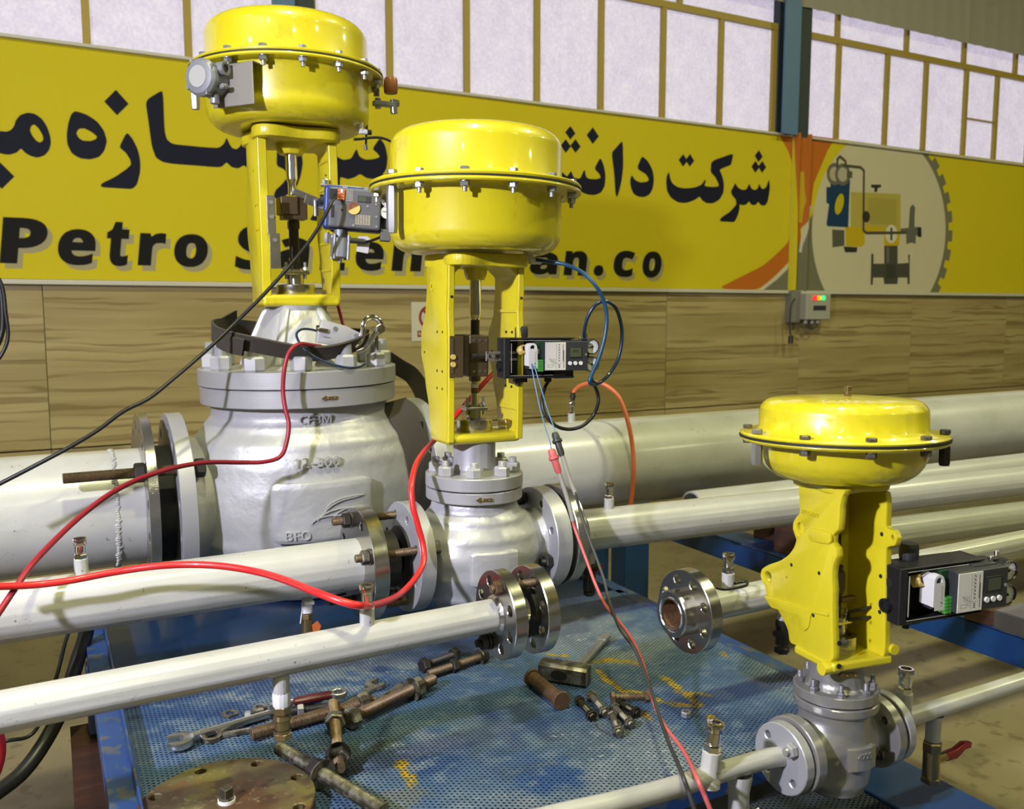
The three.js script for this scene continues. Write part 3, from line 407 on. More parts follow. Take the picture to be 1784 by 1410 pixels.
{ const t = thing('cable_loop', 'black cable hanging in loops at the left edge of the picture', 'cable');
  part('cable', tube([[-.1456,1.7786,-3.2],[-.1209,1.7265,-3.2],[-.0989,1.6736,-3.2],[-.0938,1.5931,-3.2],[-.0914,1.5211,-3.2],[-.1065,1.4726,-3.2],[-.1365,1.4372,-3.2],[-.1612,1.4953,-3.2],[-.14,1.6021,-3.2]], 0.006, 90), M.blackCable, t);
  part('cable', tube([[-.1494,1.7267,-3.22],[-.1164,1.7095,-3.22],[-.1036,1.6561,-3.22],[-.1028,1.5841,-3.22],[-.1088,1.5299,-3.22],[-.1321,1.476,-3.22],[-.1816,1.423,-3.22]], 0.009, 60), M.blackCable, t); }

// ---------- pipes ----------
const PIPES = 'white painted pipes';
function pipeX(name, label, a, b, r, caps = true) {   // straight pipe between two points, a thing with the part pipe
  const t = thing(name, label, 'pipe', [0, 0, 0]); const A = V3(a), d = V3(b).sub(A), L = d.length();
  part('pipe_wall', aim(lathe([[r * 0.86, 0], [r, 0], ...Array.from({ length: 10 }, (_, i) => [r, L * (i + 1) / 11]), [r, L], [r * 0.86, L], [r * 0.86, L - 0.1]], 56), a, b), M.pipe, t); return t;
}
function coupler(t, x, y, z, tilt = 0, s = 1, h = 0.032) {   // welded stub with a quick coupler on it
  const g = node('test_point', t); g.position.set(x, y, z); g.rotation.z = tilt; g.scale.setScalar(s);
  part('stub', lathe([[0.0165, -0.012], [0.0158, -0.003], [0.0132, 0.001], [0.0128, 0.004], [0.0128, h], [0.0105, h + 0.001]], 28), M.pipe, g);
  part('hex_body', [hex(0.0205, 0.012, 0, h - 0.002), cyl(0.0085, 0.006, 20, h + 0.01)], M.chrome, g);
  part('sleeve', lathe([[0.0085, h + 0.013], [0.0098, h + 0.014], [0.0098, h + 0.027], [0.0122, h + 0.029], [0.0126, h + 0.039], [0.0118, h + 0.041], [0.0085, h + 0.041], [0.0085, h + 0.036], [0.0062, h + 0.036], [0.006, h + 0.03], [0, h + 0.03]], 28), M.chrome, g);
  return g;
}
function weldBead(t, x, y, z, r, n = 170) {            // ripples of a welded seam round a pipe along x
  const g = [];
  for (let i = 0; i < n; i++) { const a = i / n * 2 * PI; g.push(new THREE.SphereGeometry(0.005, 6, 5).scale(0.9 + 0.9 * rnd(), 0.6, 1.1).rotateX(-a).translate(x + rr(-0.0025, 0.0025), y + Math.cos(a) * r, z + Math.sin(a) * r)); }
  part('weld_bead', g, M.pipe, t);
}
const ringX = (g, x, y, z) => alongX(g).translate(x, y, z);
{ const t = pipeX('pipe', 'thick white pipe entering from the left behind all others, with a welded flange', [-3, 1.053, -2.645], [0.226, 1.053, -2.645], 0.162);
  weldBead(t, 0.155, 1.053, -2.645, 0.162);
  part('flange', ringX(disc(0.2605, 0.162, 0.026, 16, 0.016, 0.2255, 96), 0.224, 1.053, -2.645), M.steelDull, t, 'scuffed bare steel flange with white paint runs');
  part('raised_face', ringX(lathe([[0.14, 0], [0.165, 0], [0.165, 0.05], [0.14, 0.05]], 64), 0.25, 1.053, -2.645), M.gasket, t, 'black sealing ring in the flange gap'); }
{ const t = pipeX('pipe', 'thick white pipe running to the right behind the two left valves', [1.08, 1.042, -2.66], [12, 1.031, -2.69], 0.162);
  coupler(t, 1.667, 1.2, -2.665); }
{ const t = pipeX('pipe', 'middle white pipe entering from the left, bolted to the second valve', [-3, 1.0306, -1.876], [0.606, 1.0306, -1.876], 0.0572);
  part('flange', ringX(disc(0.127, 0.057, 0.034, 8, 0.0115, 0.1, 72), 0.604, 1.0306, -1.876), M.steel, t, 'bright machined steel flange');
  part('raised_face', ringX(lathe([[0.05, 0], [0.078, 0], [0.078, 0.008], [0.066, 0.01], [0.066, 0.05], [0.05, 0.05]], 48), 0.638, 1.0306, -1.876), M.darkSteel, t, 'dark ring inside the flange gap');
  coupler(t, 0.0468, 1.0855, -1.876);
  const d = node('drain', t); d.position.set(0.4885, 0.976, -1.876);
  part('stub', cyl(0.0105, 0.04, 20, -0.022), M.pipe, d); part('tape', [cyl(0.0118, 0.022, 14, -0.04), rod([-0.011, -0.03, 0.004], [-0.018, -0.06, 0.01], 0.0012, 6), rbox(0.024, 0.01, 0.022, 0.004, 0.003, -0.018, 0.002)], M.ptfe, d, 'loose white sealing tape');
  part('ball_valve', [cyl(0.0125, 0.035, 20, -0.09), hex(0.022, 0.012, 0, -0.055)], M.brass, d); part('tag_tape', ext([[0, 0], [0.012, 0.008], [0.02, -0.004], [0.014, -0.018], [0.002, -0.024]], 0.002, 0, [], false).translate(0.008, -0.068, 0.01), M.orangePlastic, d, 'scrap of orange tape'); }
{ const t = pipeX('pipe', 'front left white pipe ending in a pair of bright flanges above the tray', [-2.6, 0.9975, -1.4], [0.72, 1.0415, -1.4], 0.0302);
  part('flange', ringX(disc(0.0825, 0.03, 0.026, 8, 0.0112, 0.0625, 72), 0.713, 1.0415, -1.4), M.steel, t, 'bright steel flange with empty bolt holes');
  part('hub', ringX(lathe([[0.0302, -0.007], [0.034, -0.005], [0.0375, 0]], 40), 0.713, 1.0415, -1.4), M.steel, t);
  coupler(t, 0.4678, 1.0625, -1.4);
  const d = node('drain', t); d.position.set(0.319, 1.003, -1.4);
  part('stub', cyl(0.0138, 0.045, 20, -0.035), M.pipe, d);
  part('tape', lathe([[0.0135, -0.05], [0.0145, -0.048], [0.015, -0.03], [0.012, -0.018], [0.008, -0.012]], 14), M.ptfe, d, 'white sealing tape');
  part('brass_union', [hex(0.026, 0.016, 0, -0.064), lathe([[0, -0.074], [0.0135, -0.074], [0.0145, -0.071], [0.0135, -0.068], [0.0125, -0.064]], 24), cyl(0.0128, 0.018, 24, -0.089), lathe([[0, -0.094], [0.0142, -0.094], [0.0142, -0.089]], 24), hex(0.0265, 0.012, 0, -0.106)], M.brass, d); }
{ const t = thing('blank_flange', 'bright loose flange hung on rusty bolts at the end of the front left pipe', 'flange', [0.78, 1.0415, -1.4]);
  part('ring', alongX(disc(0.0825, 0.03, 0.026, 8, 0.0112, 0.0625, 72)), M.steel, t);
  part('raised_face', alongX(lathe([[0.026, -0.006], [0.046, -0.006], [0.046, 0.001]], 48)), M.darkSteel, t); }
{ const t = pipeX('pipe', 'middle white pipe leaving the second valve towards the right', [1.1978,1.0342,-1.876], [7.0689,.8889,-1.92], 0.0535);
  const a = [1.2917,1.0822,-1.876]; coupler(t, a[0], a[1] - 0.004, a[2]);
  part('flange', ringX(disc(0.127, 0.052, 0.03, 8, 0.0115, 0.1, 72), 1.119, 1.036, -1.876), M.steelDull, t, 'scratched steel flange with a wide gap beside it');
  const d = node('drain', t); d.position.set(1.2325, 0.948, -1.876);
  part('stub', cyl(0.014, 0.05, 20, -0.012), M.pipe, d); part('ball_valve', [cyl(0.0165, 0.055, 20, -0.075), hex(0.03, 0.014, 0, -0.028), rod([-0.03, -0.035, 0], [0.01, -0.035, 0], 0.009, 12), hex(0.026, 0.014, 0, -0.09)], M.darkSteel, d); part('handle', rbox(0.03, 0.02, 0.012, 0.004, 0.022, -0.018, 0.006), M.redDark, d, 'red lever'); }
{ pipeX('pipe', 'white pipe far right just under the thickest pipe', [1.8809,.947,-2.25], [8.4272,.8903,-2.3], 0.056); }
{ pipeX('pipe', 'white pipe far right just under the middle pipe', [2.352,.8077,-2.1], [7.7812,.6493,-2.1], 0.057); }
{ const t = pipeX('pipe', 'white pipe right of the tray with an open bright flange facing left', [1.118, 1.0085, -1.326], [7, 1.0, -1.345], 0.0302);
  part('flange', ringX(disc(0.0825, 0.03, 0.028, 8, 0.011, 0.0635, 72), 1.0926, 1.009, -1.323), M.steel, t, 'open steel flange with eight empty holes');
  part('collar', ringX(lathe([[0.0275, 0.03], [0.0275, 0], [0.031, -0.001], [0.034, 0.001], [0.036, -0.001], [0.044, -0.001], [0.046, 0.001], [0.046, 0.032]], 56), 1.0606, 1.009, -1.323), M.steel, t);
  part('bore', ringX(lathe([[0.0, 0.07], [0.0272, 0.07], [0.0272, 0.001]], 40), 1.0606, 1.009, -1.323), M.rustBore, t, 'rusty inside of the bore');
  coupler(t, 1.2079, 1.037, -1.327);
  const d = node('drain', t); d.position.set(1.367, 0.98, -1.33);
  part('stub', cyl(0.012, 0.06, 20, -0.04), M.pipe, d); part('ball_valve', [cyl(0.0145, 0.05, 20, -0.09), hex(0.027, 0.016, 0, -0.052), hex(0.028, 0.014, 0, -0.11), rod([-0.026, -0.062, 0.004], [0, -0.062, 0.004], 0.007, 10)], M.darkSteel, d); }
{ const t = thing('pipe', 'thin white pipe in the front right corner, bent, leading to the small valve', 'pipe');
  part('pipe_wall', tube([[1.048, 0.87, -1.0], ...[[1.008,.8772,-1],[.9181,.8836,-.995],[.7833,.8943,-.98],[.6694,.9104,-.965],[.558,.9284,-.95],[.4598,.9359,-.94]], [0.3, 0.868, -0.932], [-0.1, 0.868, -0.93]], 0.0159, 90, 24), M.pipe, t);
  part('flange', ringX(disc(0.058, 0.0155, 0.018, 4, 0.008, 0.041, 56), 1.032, 0.87, -1.0), M.silverSmooth, t, 'grey painted four hole flange');
  coupler(t, ...[.8714,.8869,-.988], -0.12, 1.12, 0.036);
  const q = [.9403,.8597,-.995], d = node('drain', t); d.position.set(q[0], q[1], q[2]);
  part('stub', lathe([[0.0165, -0.06], [0.0165, -0.02], [0.02, 0.004], [0.02, 0.012]], 24), M.pipe, d); part('ball_valve', [cyl(0.013, 0.05, 20, -0.11), hex(0.03, 0.014, 0, -0.072)], M.brass, d); part('tape', [cyl(0.0168, 0.01, 14, -0.063), rod([0.01, -0.055, 0.01], [0.03, -0.048, 0.014], 0.0014, 6)], M.ptfe, d); }
{ const t = pipeX('pipe', 'thin white pipe leaving the small valve towards the right edge', [1.281, 0.8695, -1.0], [6, 0.862, -1.0], 0.0159);
  part('flange', ringX(disc(0.061, 0.0155, 0.018, 4, 0.008, 0.041, 56), 1.272, 0.87, -1.0), M.silverSmooth, t, 'grey painted four hole flange');
  coupler(t, 1.3302, 0.882, -1.0, -0.04, 1.1, 0.034);
  const d = node('drain', t); d.position.set(1.4165, 0.85, -1.0);
  part('stub', lathe([[0.0135, -0.04], [0.0135, 0.0], [0.018, 0.01]], 24), M.pipe, d); part('ball_valve', [cyl(0.015, 0.05, 22, -0.11), hex(0.03, 0.02, 0, -0.062), alongX(cyl(0.009, 0.03, 16)).translate(0.008, -0.08, 0), hex(0.031, 0.012, 0, -0.122)], M.brass, d);
  part('handle', ext([[0.028, -0.006], [0.06, -0.008], [0.082, 0.004], [0.1, 0.004], [0.102, 0.014], [0.082, 0.018], [0.058, 0.01], [0.028, 0.01]], 0.014, 0.003, [], false).translate(0.006, -0.082, -0.006), M.redDark, d, 'bent red lever'); }

// ---------- studs and bolts through the flanges ----------
function studX(label, at, L, r, nuts, mat, nutMat, group) {      // threaded stud along x from at; nuts: offsets along it, washers beside them
  const t = thing('stud_bolt', label, 'stud bolt', at, group);
  part('stud', alongX(thread(r, L)), mat, t);
  for (const [x, w] of nuts) { part('nut', alongX(hex(r * 3.1, r * 1.9, 0, x)).rotateX(0.3), nutMat, t); if (w) part('washer', alongX(lathe([[r, 0], [r * 2, 0], [r * 2, 0.003], [r, 0.003]], 28)).translate(x + (w > 0 ? r * 1.9 : -0.003), 0, 0), M.zinc, t); }
  return t;
}
const bc = (y, z, r, deg) => [y + r * Math.sin(deg * PI / 180), z + r * Math.cos(deg * PI / 180)];
studX('long rusty stud through the big left flange, its bare thread pointing left', [0.03, ...bc(1.053, -2.645, 0.2255, 33.75)], 0.345, 0.0145, [[0.166, 0], [0.316, 0]], M.rust, M.darkSteel);
studX('dark stud at the top of the bright flange left of the second valve', [0.562, ...bc(1.0306, -1.876, 0.1, 112.5)], 0.152, 0.0095, [[0.022, 1]], M.rust, M.darkSteel);
studX('orange rusty stud spanning the flange gap nearest the viewer at the second valve', [0.572, ...bc(1.0306, -1.876, 0.1, 22.5)], 0.2, 0.0092, [[0.012, 1], [0.18, 0]], M.rust, M.oldSteel);
studX('dull stud under the bright flange left of the second valve', [0.55, ...bc(1.0306, -1.876, 0.1, -112.5)], 0.18, 0.0095, [[0.07, 0]], M.zinc, M.darkSteel);
studX('dark stud low in the flange gap left of the second valve', [0.6, ...bc(1.0306, -1.876, 0.1, -67.5)], 0.12, 0.0095, [[0.142, 0]], M.rust, M.darkSteel);
studX('short black bolt at the upper left of the flange right of the second valve', [1.03, ...bc(1.036, -1.876, 0.1, 112.5)], 0.1, 0.0095, [[0.012, 0], [0.0, 0]], M.darkSteel, M.darkSteel);
studX('short black bolt at the lower front of the flange right of the second valve', [1.03, ...bc(1.036, -1.876, 0.1, -22.5)], 0.13, 0.0095, [[0.012, 0]], M.darkSteel, M.darkSteel);
studX('oily stud end behind the flange right of the second valve', [1.1, ...bc(1.036, -1.876, 0.1, -67.5)], 0.13, 0.0095, [[0.055, 0]], M.oil, M.oil);
studX('rusty bolt with a washer at the top of the front pair of flanges', [0.692, ...bc(1.0415, -1.4, 0.0635, 67.5)], 0.122, 0.0075, [[0.006, 1]], M.rust, M.brownRust);
studX('dark bolt with a nut at the bottom of the front pair of flanges', [0.686, ...bc(1.0415, -1.4, 0.0635, -112.5)], 0.122, 0.0078, [[0.008, 1]], M.darkSteel, M.darkSteel);
studX('grey hexagon bolt holding the front flange of the small valve', [1.012, ...bc(0.87, -1.0, 0.041, 45)], 0.07, 0.0068, [[0.006, 0]], M.bolt, M.silverSmooth);
studX('dark bolt end behind the rear flange of the small valve', [1.225, ...bc(0.87, -1.0, 0.041, -45)], 0.085, 0.0068, [[0.008, 0]], M.darkSteel, M.oldSteel);

// ---------- valves ----------
// a diaphragm case: lower pan, upper dome, black rubber edge, bolts round the rim (local y of the joint = y)
function actuator(t, y, R, r, up, down, n, skip, boltMat, o = {}) {
  const ru = o.ru || 0.05, rd = o.rd || 0.055, lip = o.lip || 0.0105, uc = o.flat ? r * 0.72 : r - ru;
  const arc = (cx, cy, q, a0, a1, k = 10) => Array.from({ length: k + 1 }, (_, i) => { const a = a0 + (a1 - a0) * i / k; return [cx + q * Math.cos(a), cy + q * Math.sin(a)]; });
  const f = o.fil || 0.012;
  part('lower_case', lathe([[0, y - down], [r * 0.55, y - down + 0.003], ...arc(r - rd, y - down + rd, rd, -PI / 2, 0), [r, y - lip - f], [r + 0.004, y - lip - 0.003], [r + f, y - lip], [R - 0.003, y - lip], [R, y - lip + 0.003], [R, y - 0.0032], [R - 0.001, y - 0.002], [0, y - 0.002]], 96, 0.7), M.yellow, t);
  part('diaphragm', lathe([[0, y - 0.0019], [R + 0.0006, y - 0.0019], [R + 0.001, y], [R + 0.0006, y + 0.0019], [0, y + 0.0019]], 96, 0.7), M.gasket, t, 'black rubber edge between the two halves');
  part('upper_case', lathe([[0, y + 0.002], [R - 0.001, y + 0.002], [R, y + 0.0032], [R, y + lip - 0.003], [R - 0.003, y + lip], [r + f, y + lip], [r + 0.004, y + lip + 0.003], [r, y + lip + f], ...arc(r - ru, y + up - ru - (o.crown || 0.012), ru, 0, PI / 2 - 0.12), [r * 0.5, y + up - (o.crown || 0.012) * 0.25], [0, y + up]], 96, 0.7), M.yellow, t);
  const s = o.bolt || 0.0095, bcR = r + f + (R - r - f) * 0.5, head = hex(s * 1.9, s * 0.85, 0, 0), nut = hex(s * 1.9, s * 1.1, 0, -s * 1.1), end = cyl(s * 0.52, s * 1.9, 14, -s * 2.2), wash = cyl(s * 1.15, 0.0018, 20, -0.0018);
  for (let i = 0; i < n; i++) { if (skip.includes(i)) continue; const a = (i + (o.off || 0)) / n * 2 * PI, x = Math.sin(a) * bcR, z = Math.cos(a) * bcR;
    const b = node('case_bolt', t); b.position.set(x, y, z); b.rotation.y = rr(0, 1);
    const hd = part('bolt_head', head, boltMat, b); hd.position.y = lip; const nt = part('nut', nut, boltMat, b); nt.position.y = -lip - 0.0018; const w = part('washer', wash, boltMat, b); w.position.y = -lip; if (!o.short) { const e = part('bolt_end', end, boltMat, b); e.position.y = -lip - 0.002; } }
}
function longNut(t, y, R, r, a, L, s, mat, lip = 0.012) { const bcR = r + 0.012 + (R - r - 0.012) * 0.5, g = node('hanger_nut', t); g.position.set(Math.sin(a) * bcR, y, Math.cos(a) * bcR); part('hex_rod', hex(s, L, 0, -lip - L), mat, g); part('bolt_head', hex(s * 0.95, s * 0.5, 0, lip), mat, g); }
function lobes(R0, amp, n, off, p = 1) { return Array.from({ length: 96 }, (_, i) => { const a = i / 96 * 2 * PI, k = 0.5 + 0.5 * Math.cos(n * (a - off)); const r = R0 + amp * Math.pow(k, p); return [Math.cos(a) * r, Math.sin(a) * r]; }); }
function legGeo(prof, thick, ribs, holes = []) {        // prof [[y, zBack, zFront], ...] from the bottom up, a web with thickened front and back edges and cross ribs
  const P = []; for (let i = 0; i + 1 < prof.length; i++) for (let k = 0; k < 6; k++) { const u = k / 6, e = u * u * (3 - 2 * u); P.push([mix(prof[i][0], prof[i + 1][0], u), mix(prof[i][1], prof[i + 1][1], e), mix(prof[i][2], prof[i + 1][2], e)]); } P.push(prof[prof.length - 1]);
  return sideways(ext([...P.map((p) => [p[2], p[0]]), ...P.slice().reverse().map((p) => [p[1], p[0]])], thick, 0.003, holes, false));
}
function yoke(t, o) {                                   // cast two legged yoke: head plate, two legs, base; local heights
  const y = node('yoke', t), mat = M.yellowCast;
  part('head_plate', ext(lobes(o.headR, o.headAmp, 4, PI / 4, 1.2), o.headT, 0.006).rotateX(-PI / 2).translate(0, o.top - o.headT, 0), mat, y);
  part('boss', lathe([[0, o.top - o.headT - 0.028], [o.bossR * 0.8, o.top - o.headT - 0.028], [o.bossR, o.top - o.headT - 0.016], [o.bossR * 1.1, o.top - o.headT]], 32), mat, y);
  for (const s of [-1, 1]) {
    const g = legGeo(o.prof, o.thick, 0, (o.holes || []));
    part('leg', s > 0 ? g.translate(o.hw, 0, 0) : g.translate(-o.hw + o.thick, 0, 0), mat, y);
    // flanged front edge and the ribs cast on the inner face
    const ribs = o.ribs.map(([yy, za, zb]) => rbox(0.006, 0.008, zb - za, 0.002, s * (o.hw - o.thick - 0.001), yy, (za + zb) / 2));
    if (o.lipW) ribs.push(...o.prof.slice(0, -1).map((p, i) => { const q = o.prof[i + 1], dy = q[0] - p[0], dz = q[2] - p[2], L = Math.hypot(dy, dz); return rbox(o.lipW, L + 0.004, 0.012, 0.003, 0, 0, 0).rotateX(Math.atan2(dz, dy)).translate(s * (o.hw - o.lipW / 2), (p[0] + q[0]) / 2, (p[2] + q[2]) / 2 - 0.0042); }));
    part('rib', ribs, mat, y);
    const hl = []; for (const [yy, zz] of o.screws) hl.push(alongX(cyl(0.0032, 0.002, 10)).translate(s > 0 ? o.hw - o.thick - 0.0024 : -o.hw - 0.0004, yy, zz));
    for (const yy of o.fscrews) hl.push(alongZ(cyl(0.0032, 0.002, 10)).translate(s * (o.hw - 0.008), yy, o.frontAt(yy) - 0.0006));
    for (const h of hl) part('tapped_hole', h, M.gasket, y);
    part('gusset', ext([[0, 0], [0.035, 0], [0.012, -0.02], [0, -0.055]].map(([a, b]) => [a, b]), o.prof[o.prof.length - 1][2] - o.prof[o.prof.length - 1][1] - 0.01, 0.002, [], false).rotateY(s > 0 ? PI : 0).translate(s * (o.hw - 0.004), o.top - o.headT + 0.002, s > 0 ? o.prof[o.prof.length - 1][2] - 0.005 : o.prof[o.prof.length - 1][1] + 0.005), mat, y);
  }
  part('base', rbox(o.hw * 2, o.baseT, o.baseD, 0.012, 0, o.bot + o.baseT / 2, o.baseZ), mat, y);
  return y;
}
function packing(t, y, R, hn, hp) {                       // yoke nut, packing flange with its studs, and the follower
  const p = node('packing_gland', t);
  part('yoke_nut', lathe([[0, y], [R * 0.98, y], [R, y + 0.002], [R, y + hn - 0.002], [R * 0.97, y + hn], [R * 0.7, y + hn], [R * 0.66, y + hn - 0.004], [0, y + hn - 0.004]], 48), M.steel, p);
  part('follower', cyl(R * 0.44, hp - hn + 0.016, 28, y + hn - 0.006), M.steel, p);
  part('gland_plate', rbox(R * 1.36, hp * 0.2, R * 0.9, 0.004, 0, y + hp, 0), M.steel, p);
  for (const s of [-1, 1]) { part('gland_stud', cyl(R * 0.085, hp * 0.75, 14, y + hp * 0.72).translate(s * R * 0.5, 0, R * 0.1), M.bolt, p); part('gland_nut', hex(R * 0.28, hp * 0.16, 0, y + hp * 1.1).translate(s * R * 0.5, 0, R * 0.1), M.bolt, p); }
}
function globe(t, o) {                                   // cast globe body: a drum that swells sideways into the two ports
  const NA = 96, NY = 64, g = new THREE.BufferGeometry(), pos = [], uv = [], idx = [], prof = o.prof;
  const rad = (y) => { for (let i = 0; i + 1 < prof.length; i++) if (y <= prof[i + 1][1]) { const u = (y - prof[i][1]) / (prof[i + 1][1] - prof[i][1]), s = u * u * (3 - 2 * u); return prof[i][0] + (prof[i + 1][0] - prof[i][0]) * s; } return prof[prof.length - 1][0]; };
  for (let j = 0; j <= NY; j++) for (let i = 0; i <= NA; i++) {
    const y = prof[0][1] + (prof[prof.length - 1][1] - prof[0][1]) * j / NY, a = i / NA * 2 * PI, c = Math.sin(a), port = Math.pow(Math.abs(c), 3) * Math.exp(-Math.pow((y - o.py) / o.ph, 2)) * (c > 0 ? o.pr : o.pl);
    let r = rad(y) + port; r += (fbm(i / NA, j / NY, 7, 5, 3, o.seed) - 0.5) * o.rough * sstep(0, 0.12, 1 - j / NY);
    pos.push(Math.sin(a) * r, y, Math.cos(a) * r * (o.sq || 1)); uv.push(a * prof[prof.length >> 1][0], y);
  }
  for (let j = 0; j < NY; j++) for (let i = 0; i < NA; i++) { const p = j * (NA + 1) + i; idx.push(p, p + 1, p + NA + 1, p + 1, p + NA + 2, p + NA + 1); }
  g.setAttribute('position', new THREE.Float32BufferAttribute(pos, 3)); g.setAttribute('uv', new THREE.Float32BufferAttribute(uv, 2)); g.setIndex(idx); g.computeVertexNormals();
  const cap = new THREE.CircleGeometry(prof[0][0], 48).rotateX(PI / 2).translate(0, prof[0][1], 0);
  return part('body', [g, cap], o.mat || M.silver, t);
}
function onDrum(t, g, R, mat, name, label, ang, y) {     // bends a flat piece (x, y, z) round the drum of radius R and puts it at angle ang, height y
  const p = g.attributes.position; for (let i = 0; i < p.count; i++) { const a = ang + p.getX(i) / R, r = R + p.getZ(i); p.setXYZ(i, Math.sin(a) * r, p.getY(i) + y, Math.cos(a) * r); }
  g.computeVertexNormals(); return part(name, toCreasedNormals(g, 0.6), mat, t, label);
}
function padGeo(w, h, d, r = 0.02) {                               // pad with rounded corners and sloping edges, its face at z = d / 2
  const g = new THREE.BoxGeometry(w, h, d, 40, 26, 3), p = g.attributes.position;
  for (let i = 0; i < p.count; i++) { let x = p.getX(i), y = p.getY(i), z = p.getZ(i); const ax = Math.max(0, Math.abs(x) - (w / 2 - r)), ay = Math.max(0, Math.abs(y) - (h / 2 - r)), q = Math.hypot(ax, ay);
    if (q > 1e-6 && ax > 0 && ay > 0) { const k = Math.max(ax, ay) / q; x = Math.sign(x) * (w / 2 - r + ax * k); y = Math.sign(y) * (h / 2 - r + ay * k); }
    const e = Math.max(ax, ay) / r; if (z > 0) z -= 0.005 * e * e * e; if (z > 0) z += (fbm(x + 0.5, y + 0.5, 14, 14, 3, 77) - 0.5) * 0.004; p.setXYZ(i, x, y, z); }
  g.computeVertexNormals(); return boxUV(g);
}
function subdivBox(w, h, d, nx, ny) { return boxUV(new THREE.BoxGeometry(w, h, d, nx, ny, 2)); }
function arrowPlate(t, R, ang, y, s) { const g = node('flow_arrow', t);
  const plate = ext([[-0.032 * s, 0], [-0.014 * s, 0.011 * s], [-0.014 * s, 0.006 * s], [0.03 * s, 0.006 * s], [0.03 * s, -0.006 * s], [-0.014 * s, -0.006 * s], [-0.014 * s, -0.011 * s]], 0.0018, 0, [], false);
  plate.rotateY(ang).translate(Math.sin(ang) * (R + 0.0005), y, Math.cos(ang) * (R + 0.0005)); part('arrow', plate, M.brass, g);
  for (const x of [-0.006 * s, 0.02 * s]) part('rivet', new THREE.SphereGeometry(0.003 * s, 10, 8).translate(x, 0, 0.002).rotateY(ang).translate(Math.sin(ang) * (R + 0.0005), y, Math.cos(ang) * (R + 0.0005)), M.chrome, g); }
function studRing(t, n, bcR, y, r, L, nutAf, nutH, mat, off = 0, top = 0) {
  for (let i = 0; i < n; i++) { const a = (i + off) / n * 2 * PI, s = node('bonnet_stud', t); s.position.set(Math.sin(a) * bcR, y, Math.cos(a) * bcR); s.rotation.y = rr(0, 1);
    part('nut', hex(nutAf, nutH), mat, s); part('stud', thread(r, L, 0.0025, 16), mat, s); }
}

